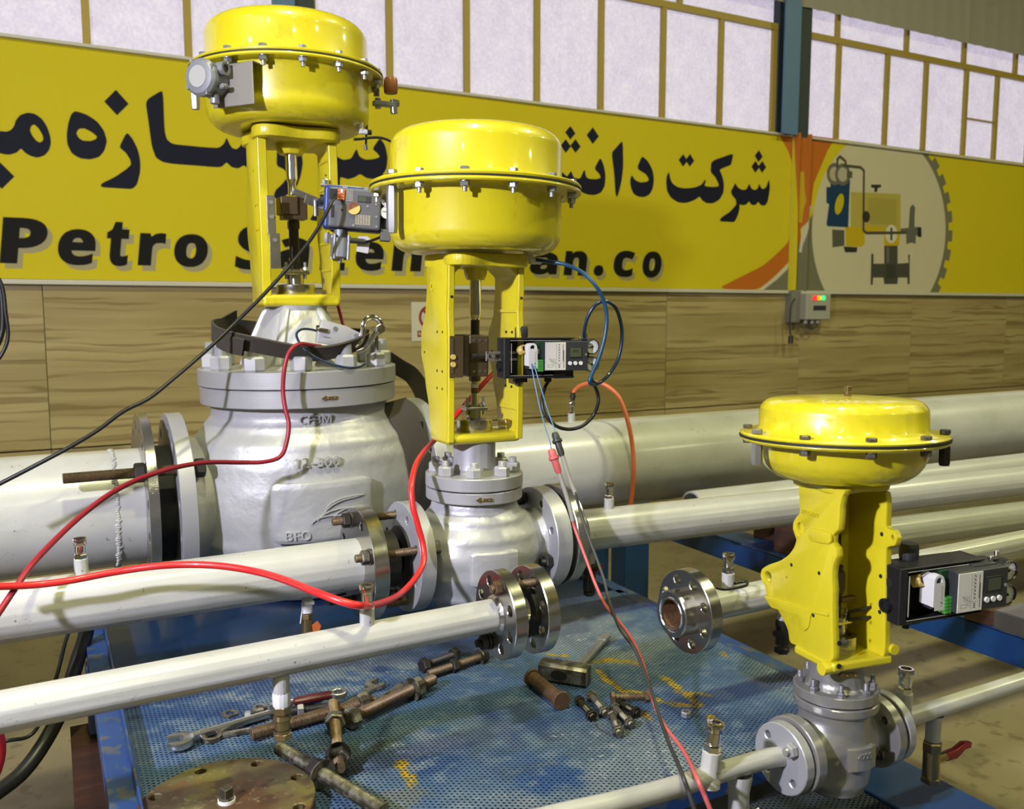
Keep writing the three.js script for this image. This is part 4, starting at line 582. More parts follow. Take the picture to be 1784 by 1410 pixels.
// --- the big valve at the back left ---
{ const t = thing('control_valve', 'tallest valve: big silver body under a yellow actuator with a blue positioner', 'control valve', [0.687, 1.053, -2.645]);
  t.rotation.z = 0.011; const Y = (w) => w - 1.053;
  globe(t, { prof: [[0.12, Y(0.74)], [0.22, Y(0.78)], [0.29, Y(0.86)], [0.315, Y(0.96)], [0.318, Y(1.08)], [0.31, Y(1.17)], [0.296, Y(1.225)], [0.268, Y(1.27)], [0.25, Y(1.30)], [0.252, Y(1.34)]], py: Y(1.05), ph: 0.2, pl: 0.045, pr: 0.075, rough: 0.012, seed: 301 });
  for (const s of [-1, 1]) part('port_neck', alongX(lathe([[0.185, -0.03], [0.185, 0.04], [0.2, 0.085]], 56)).rotateY(s < 0 ? PI : 0).translate(s * 0.27, 0, 0), M.silver, t);
  part('end_flange', ringX(disc(0.2605, 0.15, 0.042, 16, 0.016, 0.2255, 96), 0.301 - 0.687, 0, 0), M.silverSmooth, t);
  part('end_flange', ringX(disc(0.2605, 0.15, 0.042, 16, 0.016, 0.2255, 96), 1.031 - 0.687, 0, 0), M.silverSmooth, t);
  part('body_flange', disc(0.286, 0.12, 0.05, 0, 0, 0, 96).translate(0, Y(1.334), 0), M.silverSmooth, t);
  part('gasket', cyl(0.272, 0.006, 72, Y(1.382)), M.gasket, t);
  part('bonnet_flange', disc(0.29, 0.08, 0.047, 0, 0, 0, 96).translate(0, Y(1.387), 0), M.silverSmooth, t);
  part('bonnet', lathe([[0.2, Y(1.43)], [0.165, Y(1.445)], [0.15, Y(1.47)], [0.125, Y(1.52)], [0.098, Y(1.585)], [0.088, Y(1.6)], [0.09, Y(1.615)], [0, Y(1.615)]], 64), M.silver, t);
  part('bonnet_rib', [0.35, 1.6, 2.9, 4.1, 5.3].map((a) => ext([[0.07, Y(1.6)], [0.1, Y(1.6)], [0.165, Y(1.46)], [0.165, Y(1.44)], [0.07, Y(1.44)]], 0.03, 0.008).translate(0, 0, -0.015).rotateY(a)), M.silver, t);
  studRing(t, 12, 0.25, Y(1.434), 0.017, 0.076, 0.053, 0.042, M.paintedNut, 0.57);
  arrowPlate(t, 0.286, 0.03, Y(1.36), 0.75);
  { const ang = -0.1;
    onDrum(t, padGeo(0.275, 0.165, 0.045), 0.318, M.silver, 'name_pad', 'raised cast pad with letters', ang + 0.02, Y(1.055));
    for (const [s, size, dx, dy, R, k] of [['CF3M', 0.023, 0.0, 0.2335, 0.2535, 0.007], ['12-300', 0.026, -0.01, 0.122, 0.3135, 0.006], ['BFO', 0.024, -0.105, -0.072, 0.339, 0.006]]) {
      const g = text3(s, size, k); g.scale(1.15, 1, 1); if (s !== 'BFO') g.translate(-g.boundingBox.max.x / 2, 0, 0); onDrum(t, g, R, M.silver, 'cast_lettering', 'raised cast letters ' + s, ang + dx / R, Y(1.055) + dy); }
    const sw = []; for (const [a, b, c, d] of [[-0.03, -0.012, 0.075, 0.028], [-0.045, -0.026, 0.06, 0.0], [-0.02, 0.006, 0.09, 0.03], [-0.06, -0.034, 0.03, -0.02], [0.0, -0.022, 0.09, -0.002]]) sw.push(new THREE.TubeGeometry(new THREE.QuadraticBezierCurve3(new THREE.Vector3(a, b, 0.002), new THREE.Vector3((a + c) / 2 - 0.03, (b + d) / 2 + 0.02, 0.004), new THREE.Vector3(c, d, 0.002)), 14, 0.0028, 6));
    onDrum(t, merge(sw), 0.3405, M.silver, 'cast_emblem', 'swoosh lines cast into the pad', ang + 0.08, Y(1.06)); }
  const front = (y) => 0.0;
  yoke(t, { top: Y(2.118), bot: Y(1.612), headR: 0.115, headAmp: 0.042, headT: 0.034, bossR: 0.042, hw: 0.115, thick: 0.017, lipW: 0.026, baseT: 0.035, baseD: 0.15, baseZ: 0, frontAt: (y) => 0.078,
    prof: [[Y(1.63), -0.06, 0.07], [Y(1.75), -0.08, 0.078], [Y(1.84), -0.1, 0.08], [Y(1.9), -0.095, 0.08], [Y(1.98), -0.07, 0.08], [Y(2.1), -0.068, 0.08]],
    ribs: [[Y(1.72), -0.05, 0.07], [Y(1.8), -0.06, 0.07], [Y(1.96), -0.05, 0.07], [Y(2.04), -0.05, 0.07]], screws: [[Y(1.9), 0.03], [Y(1.9), 0.055], [Y(1.83), 0.03], [Y(1.83), 0.055], [Y(2.0), 0.02]], fscrews: [] });
  actuator(t, Y(2.279), 0.2745, 0.231, 0.15, 0.16, 16, [11], M.bolt, { bolt: 0.0105, ru: 0.045, rd: 0.055, off: 0.75, crown: 0.012 });
  part('stem', [cyl(0.017, 0.11, 28, Y(1.985)), lathe([[0.012, Y(1.94)], [0.012, Y(1.975)], [0.017, Y(1.986)]], 28)], M.chrome, t);
  part('stem', [cyl(0.0145, 0.22, 28, Y(1.64)), hex(0.032, 0.025, 0, Y(1.84))], M.darkSteel, t);
  part('stem_clamp', [rbox(0.072, 0.066, 0.052, 0.003, 0, Y(1.9), 0.004), rbox(0.05, 0.05, 0.06, 0.003, -0.02, Y(1.905), 0.01)], M.bronze, t);
  part('follower_arm', [rbox(0.07, 0.02, 0.006, 0.002, 0.035, 0, 0).rotateZ(-0.35).translate(-0.012, Y(1.945), 0.055), rbox(0.1, 0.028, 0.006, 0.002, 0.05, 0, 0).rotateZ(-0.3).translate(0.02, Y(1.925), 0.06), cyl(0.007, 0.045, 14, Y(1.875)).translate(0.052, 0, 0.06)], M.steelDull, t);
  part('travel_scale', [rbox(0.024, 0.11, 0.004, 0.001, -0.085, Y(1.87), 0.088), rbox(0.03, 0.1, 0.004, 0.001, -0.078, Y(1.77), 0.089)], M.steelDull, t, 'slotted steel scale bracket');
  for (const [x, y] of [[-0.085, 1.905], [-0.085, 1.865], [-0.078, 1.8]]) part('scale_screw', alongZ(cyl(0.006, 0.005, 12)).translate(x, Y(y), 0.09), M.bolt, t);
  packing(t, Y(1.646), 0.056, 0.031, 0.066);
  // hex hanger nut, round junction housing and its bracket on the left of the case
  { const j = node('junction_housing', t), a = -1.0; j.position.set(Math.sin(a) * 0.29, Y(2.222), Math.cos(a) * 0.29); j.rotation.y = a + 0.12; j.scale.setScalar(0.84);
    part('bracket', rbox(0.16, 0.13, 0.005, 0.002, 0.055, -0.03, -0.035), M.plateGrey, j); part('bracket_lip', rbox(0.16, 0.005, 0.04, 0.002, 0.055, 0.034, -0.055), M.plateGrey, j);
    part('housing', alongZ(lathe([[0, 0], [0.052, 0], [0.055, 0.01], [0.05, 0.05], [0.058, 0.055], [0.058, 0.068], [0.05, 0.078], [0.036, 0.081], [0, 0.081]], 40)).translate(-0.01, -0.015, -0.032), M.greyCast, j);
    part('cover_label', alongZ(cyl(0.033, 0.0012, 36)).translate(-0.01, -0.015, 0.0495), M.printGrey, j, 'round white label');
    for (let k = 0; k < 4; k++) part('cover_lug', box(0.008, 0.016, 0.02, Math.cos(k * 1.571 + 0.5) * 0.054 - 0.01, Math.sin(k * 1.571 + 0.5) * 0.054 - 0.015, 0.034), M.greyCast, j);
    part('conduit_entry', alongX(lathe([[0.0, 0], [0.021, 0], [0.021, 0.03], [0.014, 0.03], [0.014, 0.02], [0, 0.02]], 28)).translate(0.03, 0.012, 0.0), M.greyCast, j); part('drain_plug', cyl(0.014, 0.03, 20, -0.09).translate(0.01, 0, 0), M.greyCast, j); part('mounting_lug', rbox(0.03, 0.016, 0.02, 0.006, 0.048, -0.042, 0.0), M.greyCast, j); part('lug_screw', alongZ(hex(0.013, 0.006)).translate(0.055, -0.042, 0.01), M.bolt, j); }
  longNut(t, Y(2.279), 0.2745, 0.231, -1.669, 0.1, 0.022, M.rodZinc);
  // brown filter plug, tube fittings on the right of the case
  { const f = node('tube_fittings', t); f.position.set(0.272, Y(2.26), 0.03);
    part('filter_plug', lathe([[0, -0.012], [0.019, -0.012], [0.021, -0.006], [0.021, 0.026], [0.018, 0.033], [0.012, 0.036], [0, 0.036]], 28).translate(0.022, 0.0, 0.03), M.copper, f, 'brown plastic cap');
    part('fitting', [rbox(0.07, 0.016, 0.022, 0.004, 0.0, -0.045, 0.03), cyl(0.011, 0.04, 16, -0.07).translate(0.03, 0, 0.03), cyl(0.009, 0.03, 16, -0.06).translate(-0.02, 0, 0.03), alongX(hex(0.02, 0.02)).translate(0.026, -0.04, 0.03), cyl(0.004, 0.06, 10, -0.025).translate(-0.018, 0, 0.03)], M.steelDull, f);
    part('vent_tube', rod([-0.05, -0.07, 0.02], [-0.058, -0.17, 0.02], 0.0035, 10), M.darkSteel, f); part('tube_tip', cyl(0.006, 0.014, 12, -0.182).translate(-0.058, 0, 0.02), M.steelDull, f); }
  { const f = node('air_elbow', t); f.position.set(0.175, Y(2.13), 0.12); part('elbow', [cyl(0.009, 0.026, 16, -0.012), rbox(0.026, 0.014, 0.014, 0.004, 0.008, -0.014, 0)], M.white, f); part('push_ring', alongX(cyl(0.0075, 0.012, 14)).translate(0.02, -0.014, 0), M.black, f); }
  // --- the blue positioner with its open grey cover ---
  { const p = node('positioner', t), c = [.82,1.8896,-2.5]; p.position.set(c[0] - 0.687 + 0.011 * (c[1] - 1.053), c[1] - 1.053, c[2] + 2.645); p.rotation.y = -0.3; p.rotation.z = -0.075;
    part('housing', rbox(0.17, 0.125, 0.06, 0.01, -0.004, 0.002, -0.034), M.blueHousing, p, 'blue cast housing');
    part('cover', rbox(0.148, 0.112, 0.026, 0.006, 0, 0, 0.006), M.greyCover, p, 'open grey electronics cover'); part('cover_edge', ext([[-0.074, -0.056], [0.074, -0.056], [0.074, 0.056], [-0.074, 0.056]].map((q) => q), 0.003, 0.001, [], false).translate(0, 0, 0.0), M.dark, p);
    const z = 0.0195; part('window', rbox(0.038, 0.019, 0.003, 0.001, 0.026, 0.029, z), M.dark, p); part('display', box(0.02, 0.013, 0.002, 0.02, 0.029, z + 0.001), M.lcd, p);
    part('dial', alongZ(cyl(0.018, 0.004, 32)).translate(-0.003, 0.001, z - 0.002), M.copper, p); part('dial_ring', alongZ(lathe([[0.008, 0], [0.0105, 0], [0.0105, 0.003], [0.008, 0.003]], 24)).translate(-0.004, 0.006, z), M.steelDull, p);
    { const s = new THREE.Shape(); s.absarc(0, 0, 0.0178, PI + 0.55, 2 * PI + 0.55); part('pointer', new THREE.ExtrudeGeometry(s, { depth: 0.002, bevelEnabled: false }).translate(-0.003, 0.001, z + 0.003), M.knobYellow, p, 'yellow half disc pointer'); }
    part('terminal_bay', box(0.034, 0.03, 0.002, -0.056, 0.036, z - 0.0005), M.gasket, p); part('terminal', [0, 1, 2, 3].map((k) => rbox(0.02, 0.0065, 0.008, 0.001, -0.04, 0.047 - k * 0.0075, z + 0.003)), M.orangePlastic, p); part('terminal_plug', box(0.006, 0.01, 0.006, -0.039, 0.046, z + 0.006), M.white, p);
    part('wiring_label', planeXY(0.02, 0.032, -0.017, 0.036, z + 0.0006), std({ color: new THREE.Color(0.75, 0.75, 0.75), roughness: 0.6, map: canvasTex(64, 96, (g) => { g.fillStyle = '#8f8d88'; g.fillRect(0, 0, 64, 96); g.fillStyle = '#3a3a38'; for (let r = 0; r < 5; r++) for (let k = 0; k < 3; k++) g.fillRect(6 + k * 19, 8 + r * 17, 8 + ((r * 7 + k * 5) % 6), 7); }) }), p);
    part('caution_label', planeXY(0.042, 0.028, 0.024, -0.03, z + 0.0006), std({ color: new THREE.Color(0.75, 0.75, 0.75), roughness: 0.6, map: canvasTex(128, 80, (g) => { g.fillStyle = '#a59f8e'; g.fillRect(0, 0, 128, 80); g.fillStyle = '#4a463e'; for (let k = 0; k < 5; k++) for (let r = 0; r < 9; r++) g.fillRect(8 + k * 23, 5 + r * 8, 9 + ((r * 5 + k * 3) % 8), 4); }) }), p);
    part('slot', box(0.008, 0.034, 0.002, -0.062, -0.012, z), M.gasket, p); part('lock_screw', [alongZ(cyl(0.0035, 0.003, 12)).translate(-0.036, -0.006, z - 0.0015)], M.gasket, p);
    for (const [x, y] of [[0.06, 0.034], [0.06, 0.018], [0.062, -0.018], [0.064, -0.046], [-0.002, -0.047], [0.036, 0.01], [-0.062, 0.01]]) part('cover_screw', alongZ(cyl(0.0035, 0.003, 12)).translate(x, y, z - 0.001), M.bolt, p);
    part('side_plug', alongX(cyl(0.014, 0.012, 20)).rotateY(PI).translate(-0.088, 0.024, -0.03), M.dark, p);
    for (const x of [-0.03, 0.03]) part('housing_screw', alongZ(cyl(0.007, 0.005, 16)).translate(x, 0.06, 0.0), M.bolt, p);
    part('bracket_nut', [hex(0.016, 0.022, 0, 0.062).translate(-0.088, 0, -0.035), hex(0.016, 0.03, 0, -0.1).translate(-0.075, 0, -0.035), rbox(0.12, 0.005, 0.04, 0.001, -0.04, 0.066, -0.045)], M.bolt, p);
    part('manifold', rbox(0.036, 0.08, 0.045, 0.005, 0.088, -0.01, -0.03), M.dark, p); part('port_block', rbox(0.03, 0.034, 0.04, 0.003, 0.092, -0.066, -0.02), M.greyCover, p);
    for (const y of [0.032, -0.002]) { part('gauge', alongZ(lathe([[0, 0], [0.02, 0], [0.02, 0.018], [0.0185, 0.02], [0.0175, 0.018], [0, 0.018]], 32)).translate(0.092, y, -0.008), M.dark, p); part('gauge_face', alongZ(cyl(0.0175, 0.001, 32)).translate(0.092, y, 0.0105), M.gaugeFace, p); part('gauge_needle', box(0.02, 0.0016, 0.001, 0.09, y + 0.002, 0.0122).rotateZ(0), M.gasket, p); }
    part('air_regulator', [lathe([[0, -0.155], [0.006, -0.155], [0.006, -0.142], [0.026, -0.138], [0.028, -0.12], [0.027, -0.085], [0.02, -0.08], [0.02, -0.06], [0, -0.06]], 24).translate(-0.036, 0, -0.02), ...[0.6, 2.2, 3.7, 5.3].map((a) => cyl(0.005, 0.07, 10, -0.145).translate(-0.036 + Math.cos(a) * 0.028, 0, -0.02 + Math.sin(a) * 0.028))], M.greyCast, p);
    part('regulator_fitting', [alongX(cyl(0.008, 0.04, 14)).translate(-0.01, -0.09, 0.006), alongX(hex(0.013, 0.01)).translate(0.026, -0.09, 0.006)], M.darkSteel, p);
    part('paper_tag', ext([[-0.004, -0.02], [0.03, -0.024], [0.036, 0.018], [0.026, 0.026], [0, 0.024]], 0.001, 0, [], false).translate(0.014, -0.098, -0.02), M.paper, p, 'white paper tag'); }
}
// --- the black positioner shared by the other two valves (origin: left end of its front face) ---
const cardTex = canvasTex(160, 210, (g) => { g.fillStyle = '#d8d5cc'; g.fillRect(0, 0, 160, 210); g.strokeStyle = '#55534c'; g.lineWidth = 2; g.beginPath(); g.moveTo(86, 8); g.lineTo(86, 202); g.moveTo(86, 160); g.lineTo(130, 160); g.stroke(); g.fillStyle = '#3c3a36'; g.fillRect(136, 14, 5, 130); g.fillRect(142, 60, 5, 136);
  for (let r = 0; r < 7; r++) { g.fillRect(100, 14 + r * 20, 14, 4); g.fillRect(106, 20 + r * 20, 10, 5); g.fillRect(98, 27 + r * 20, 5, 3); } for (let k = 0; k < 4; k++) { g.fillRect(38 + k * 12, 122, 2, 30 + k * 12); g.fillRect(30 + k * 14, 126 + k * 9, 8, 4); } for (let k = 0; k < 3; k++) g.fillRect(102, 168 + k * 10, 14, 6); g.strokeRect(18, 170, 40, 18); });
const paperTex = canvasTex(96, 128, (g) => { g.fillStyle = '#dad7cf'; g.fillRect(0, 0, 96, 128); g.fillStyle = '#77746c'; for (let r = 0; r < 9; r++) g.fillRect(60 + (r % 2) * 4, 20 + r * 11, 22, 3); g.fillStyle = '#33312d'; g.fillRect(62, 92, 14, 5); });
function lcdTex(s) { return canvasTex(96, 72, (g) => { g.fillStyle = '#4d5340'; g.fillRect(0, 0, 96, 72); g.fillStyle = '#171b12'; g.font = 'bold 30px monospace'; g.fillText(s, 22, 38); }); }
function blackPositioner(t, reading) {
  const p = node('positioner', t), D = 0.05, L = 0.176, h = 0.094, w = 0.0035;
  part('housing', [rbox(L, h, 0.004, 0.001, L / 2, 0, -D), rbox(L, w, D, 0.0015, L / 2, h / 2 - w / 2, -D / 2), rbox(L, w, D, 0.0015, L / 2, -h / 2 + w / 2, -D / 2), rbox(0.016, h, D, 0.003, 0.008, 0, -D / 2), rbox(0.01, h, D - 0.02, 0.002, L - 0.005, 0, -D / 2 - 0.01), rbox(0.05, 0.02, 0.016, 0.002, 0.15, -0.039, -0.012)], M.black, p, 'open black housing');
  part('seal_rim', [rbox(L - 0.03, 0.0014, 0.002, 0.0005, 0.016 + (L - 0.03) / 2, h / 2 - 0.0065, 0.0), rbox(L - 0.04, 0.0014, 0.002, 0.0005, 0.016 + (L - 0.04) / 2, -h / 2 + 0.0065, 0.0), rbox(0.0014, h - 0.026, 0.002, 0.0005, 0.0185, 0, 0.0)], M.greySleeve, p);
  part('floor_board', box(0.14, 0.08, 0.004, 0.09, 0, -0.036), M.gasket, p);
  part('yellow_ring', lathe([[0.006, 0], [0.0105, 0], [0.0105, 0.016], [0.006, 0.016]], 28).rotateX(PI / 2 - 0.35).rotateY(0.5).translate(0.046, 0.016, -0.022), M.knobYellow, p, 'yellow cable ring');
  { const prof = []; for (let i = 0; i <= 10; i++) { const a = PI * i / 10; prof.push([Math.cos(a) * 0.0105, 0.024 + Math.sin(a) * 0.011]); } const pts = [[0.0105, -0.026], ...prof, [-0.0105, -0.018], [-0.0075, -0.018], ...prof.slice().reverse().map(([x, y]) => [x * 0.6, 0.024 + (y - 0.024) * 0.6]), [0.0065, -0.026]];
    part('folded_paper', ext(pts, 0.03, 0, [], false).translate(0.066, 0, -0.016), M.paper, p, 'folded white instruction leaflet'); part('leaflet_print', planeXY(0.02, 0.046, 0.0672, -0.001, 0.0146), std({ color: new THREE.Color(0.75, 0.75, 0.75), map: paperTex, roughness: 0.8 }), p); }
  part('circuit_board', rbox(0.016, 0.066, 0.03, 0.001, 0.084, 0.006, -0.008), M.pcb, p); part('chip', box(0.003, 0.012, 0.002, 0.082, 0.016, 0.008), M.white, p);
  for (let k = 0; k < 5; k++) part('terminal', [rbox(0.014, 0.0052, 0.014, 0.0008, 0.084, -0.006 - k * 0.0056, 0.01), box(0.004, 0.003, 0.001, 0.081, -0.006 - k * 0.0056, 0.0173)], M.green, p);
  part('module', [rbox(0.107, 0.068, 0.052, 0.002, 0.1445, 0.005, 0.001), rbox(0.05, 0.004, 0.03, 0.001, 0.165, 0.0395, -0.004), rbox(0.03, 0.062, 0.04, 0.002, 0.078, 0.004, -0.018)], M.dark, p, 'dark grey electronics block');
  part('wiring_card', box(0.0505, 0.0645, 0.0012, 0.1167, 0.005, 0.0275), M.paper, p); part('card_print', planeXY(0.05, 0.064, 0.1167, 0.005, 0.0286), std({ color: new THREE.Color(0.75, 0.75, 0.75), map: cardTex, roughness: 0.7 }), p, 'white wiring diagram card');
  part('display_frame', rbox(0.032, 0.026, 0.002, 0.001, 0.1665, 0.0135, 0.0275), M.black, p); part('display', planeXY(0.028, 0.021, 0.1665, 0.0135, 0.0289), std({ color: new THREE.Color(0.75, 0.75, 0.75), map: lcdTex(reading), roughness: 0.25 }), p);
  for (let k = 0; k < 3; k++) part('button', alongZ(cyl(0.0045, 0.003, 20)).translate(0.1525 + k * 0.0135, -0.0118, 0.027), M.white, p);
  part('gauge_block', rbox(0.024, 0.07, 0.035, 0.004, 0.205, 0.003, -0.025), M.black, p); part('block_screw', alongZ(cyl(0.003, 0.002, 12)).translate(0.193, 0.008, 0.027), M.bolt, p);
  for (const [y, a] of [[0.0255, 0.15], [-0.0155, -0.45]]) { const g = node('gauge', p); g.position.set(0.2145, y, -0.008);
    part('gauge_body', [alongZ(lathe([[0, 0], [0.0185, 0], [0.0185, 0.022], [0.017, 0.024], [0.0158, 0.022], [0.0158, 0.019], [0, 0.019]], 36))], M.black, g); part('dial', alongZ(cyl(0.0158, 0.001, 36)).translate(0, 0, 0.0191), M.gaugeFace, g); part('needle', [box(0.016, 0.0012, 0.0008, -0.003, 0, 0), alongZ(cyl(0.0025, 0.001, 12))].map((q) => q.rotateZ(a).translate(0, 0, 0.0208)), M.gasket, g);
    part('tick', Array.from({ length: 11 }, (_, i) => { const b = -0.7 + i * 0.46; return box(0.0028, 0.0007, 0.0004, Math.cos(b) * 0.013, Math.sin(b) * 0.013, 0.0203); }), M.dark, g); }
  part('tube_fitting', [cyl(0.004, 0.012, 14, 0.044).translate(0.205, 0, -0.004), rbox(0.02, 0.006, 0.008, 0.002, 0.198, 0.045, -0.004)], M.chrome, p);
  part('regulator_knob', lathe([[0, 0], [0.0145, 0], [0.0155, 0.005], [0.0155, 0.022], [0.013, 0.027], [0, 0.028]], 24).translate(0.058, 0.046, -0.045), M.dark, p);
  part('cable_plug', alongX(lathe([[0, 0], [0.0115, 0], [0.0115, 0.008], [0.006, 0.008], [0.006, 0.005], [0, 0.005]], 24)).rotateY(PI).translate(0.0005, -0.02, -0.026), M.black, p); part('cable_hole', alongX(cyl(0.008, 0.001, 20)).translate(-0.0008, 0.018, -0.024), M.gasket, p);
  part('under_fitting', [cyl(0.006, 0.02, 12, -0.066).translate(0.044, 0, -0.03), rbox(0.03, 0.01, 0.02, 0.001, 0.05, -0.053, -0.03)], M.darkSteel, p); part('under_fitting', cyl(0.009, 0.012, 14, -0.058).translate(0.12, 0, -0.03), M.darkSteel, p);
  return p;
}
// --- the second valve ---
{ const t = thing('control_valve', 'middle valve: tall yellow yoke carrying an opened black positioner beside round pressure gauges', 'control valve', [0.898, 1.0306, -1.876]);
  t.rotation.z = -0.012; const Y = (w) => w - 1.0306;
  globe(t, { prof: [[0.05, Y(0.885)], [0.09, Y(0.895)], [0.122, Y(0.935)], [0.141, Y(0.99)], [0.145, Y(1.03)], [0.138, Y(1.07)], [0.118, Y(1.11)], [0.101, Y(1.138)], [0.097, Y(1.16)]], py: 0, ph: 0.085, pl: 0.01, pr: 0.025, rough: 0.006, seed: 331 });
  part('port_neck', alongX(lathe([[0.09, 0], [0.075, 0.03], [0.068, 0.06], [0.075, 0.07]], 48)).rotateY(PI).translate(-0.09, 0, 0), M.silver, t);
  part('port_neck', alongX(lathe([[0.1, 0], [0.085, 0.03], [0.075, 0.05], [0.085, 0.065]], 48)).translate(0.1, 0, 0), M.silver, t);
  part('end_flange', ringX(disc(0.127, 0.06, 0.037, 8, 0.0105, 0.1, 80), 0.711 - 0.898, 0, 0), M.silverSmooth, t); part('end_flange', ringX(disc(0.127, 0.06, 0.042, 8, 0.0105, 0.1, 80), 1.061 - 0.898, 0.005, 0), M.silverSmooth, t);
  part('gasket_face', ringX(lathe([[0.04, 0], [0.072, 0], [0.072, 0.006], [0.04, 0.006]], 40), 0.705 - 0.898, 0, 0), M.darkSteel, t); 
  part('body_flange', disc(0.1155, 0.05, 0.027, 0, 0, 0, 80).translate(0, Y(1.157), 0), M.silverSmooth, t); part('gasket', cyl(0.106, 0.004, 56, Y(1.1835)), M.gasket, t);
  part('bonnet_flange', disc(0.1165, 0.03, 0.03, 0, 0, 0, 80).translate(0, Y(1.187), 0), M.silverSmooth, t);
  part('bonnet', lathe([[0.062, Y(1.216)], [0.053, Y(1.226)], [0.0505, Y(1.24)], [0.0505, Y(1.297)], [0, Y(1.297)]], 48), M.silverSmooth, t);
  studRing(t, 8, 0.092, Y(1.216), 0.0095, 0.036, 0.0315, 0.024, M.paintedNut, 0.42); arrowPlate(t, 0.1155, -0.25, Y(1.17), 0.62);
  onDrum(t, padGeo(0.112, 0.078, 0.036, 0.01), 0.138, M.silver, 'name_pad', 'plain raised cast pad', -0.1, Y(1.017));
  yoke(t, { top: Y(1.729), bot: Y(1.291), headR: 0.09, headAmp: 0.036, headT: 0.03, bossR: 0.026, hw: 0.097, thick: 0.013, lipW: 0.016, baseT: 0.024, baseD: 0.1, baseZ: 0.01, frontAt: (y) => 0.062,
    prof: [[Y(1.30), -0.04, 0.062], [Y(1.36), -0.05, 0.063], [Y(1.44), -0.075, 0.063], [Y(1.5), -0.1, 0.064], [Y(1.54), -0.1, 0.063], [Y(1.6), -0.072, 0.058], [Y(1.65), -0.066, 0.062], [Y(1.715), -0.066, 0.062]],
    ribs: [[Y(1.6), -0.05, 0.055], [Y(1.37), -0.035, 0.055]], screws: [[Y(1.55), 0.0], [Y(1.55), 0.03], [Y(1.46), 0.0], [Y(1.46), 0.03], [Y(1.42), 0.0], [Y(1.42), 0.03], [Y(1.5), -0.075]], fscrews: [Y(1.63), Y(1.43), Y(1.36)] });
  { const r = alongX(lathe([[0.004, 0], [0.011, 0], [0.011, 0.002], [0.004, 0.002]], 24)).translate(-0.0985, Y(1.655), -0.03); part('cast_boss', r, M.yellowCast, t); }
  actuator(t, Y(1.877), 0.2445, 0.199, 0.135, 0.145, 14, [10], M.bolt, { bolt: 0.0092, ru: 0.04, rd: 0.046, off: 0.7745, crown: 0.008 });
  longNut(t, Y(1.877), 0.2445, 0.199, -1.37, 0.1, 0.0215, M.rodZinc);
  part('stem', [cyl(0.0135, 0.112, 28, Y(1.59)), lathe([[0.0105, Y(1.578)], [0.0125, Y(1.583)], [0.0125, Y(1.588)], [0.0135, Y(1.592)]], 28)], M.chrome, t); part('stem', cyl(0.0105, 0.05, 24, Y(1.53)), M.darkSteel, t);
  part('stem', [cyl(0.0088, 0.12, 24, Y(1.33))], M.steel, t); part('stem_lock_nut', [hex(0.024, 0.012, 0, Y(1.433)), cyl(0.009, 0.018, 20, Y(1.405))], M.bronze, t); part('paint_mark', cyl(0.0094, 0.008, 20, Y(1.418)), M.white, t);
  { const c = node('stem_clamp', t); c.position.set(-0.01, Y(1.495), 0.0); part('clamp_block', [rbox(0.05, 0.098, 0.036, 0.004, 0.002, 0, 0.022), rbox(0.044, 0.098, 0.036, 0.004, -0.006, 0, -0.018)], M.bronze, c);
    for (const x of [-0.012, 0.003, 0.018]) for (const y of [-0.036, 0.036]) part('clamp_screw', alongZ(cyl(0.0036, 0.003, 14)).translate(x, y, 0.0385), M.steelDull, c);
    part('pickup_arm', [rbox(0.09, 0.006, 0.006, 0.001, 0.055, 0.008, 0.06), rbox(0.09, 0.006, 0.006, 0.001, 0.055, -0.008, 0.06), rbox(0.006, 0.022, 0.006, 0.001, 0.012, 0, 0.06), alongZ(cyl(0.004, 0.03, 12)).translate(0.025, 0, 0.04)], M.plateGrey, c); part('pickup_pin', [cyl(0.007, 0.03, 14, 0.0).rotateZ(PI / 2).translate(0.008, 0, 0.05), rbox(0.024, 0.006, 0.008, 0.002, 0.03, 0, 0.062)], M.darkSteel, c); }
  part('travel_scale', [rbox(0.034, 0.094, 0.003, 0.001, -0.078, Y(1.495), 0.066), rbox(0.006, 0.08, 0.0035, 0.001, -0.088, Y(1.497), 0.0675)], M.bronze, t, 'bronze travel scale'); for (const y of [1.478, 1.495]) part('scale_screw', alongZ(cyl(0.006, 0.005, 16)).translate(-0.088, Y(y), 0.067), M.knobYellow, t);
  packing(t, Y(1.314), 0.0425, 0.03, 0.055);
  part('grease_fitting', [alongX(cyl(0.007, 0.028, 14)).translate(0.05, Y(1.335), 0.03), alongX(hex(0.016, 0.01)).translate(0.064, Y(1.335), 0.03)], M.brass, t);
  { const p = blackPositioner(t, '495'), c = [.9302,1.4908,-1.79]; p.position.set(c[0] - 0.898, c[1] - 1.0306, c[2] + 1.876); p.rotation.y = -0.17; p.rotation.z = 0.008; }
  part('air_port', [cyl(0.012, 0.02, 16, -0.018), alongX(cyl(0.009, 0.03, 14)).translate(0.004, -0.014, 0)].map((g) => g.translate(0.13, Y(1.735), 0.02)), M.white, t);
}
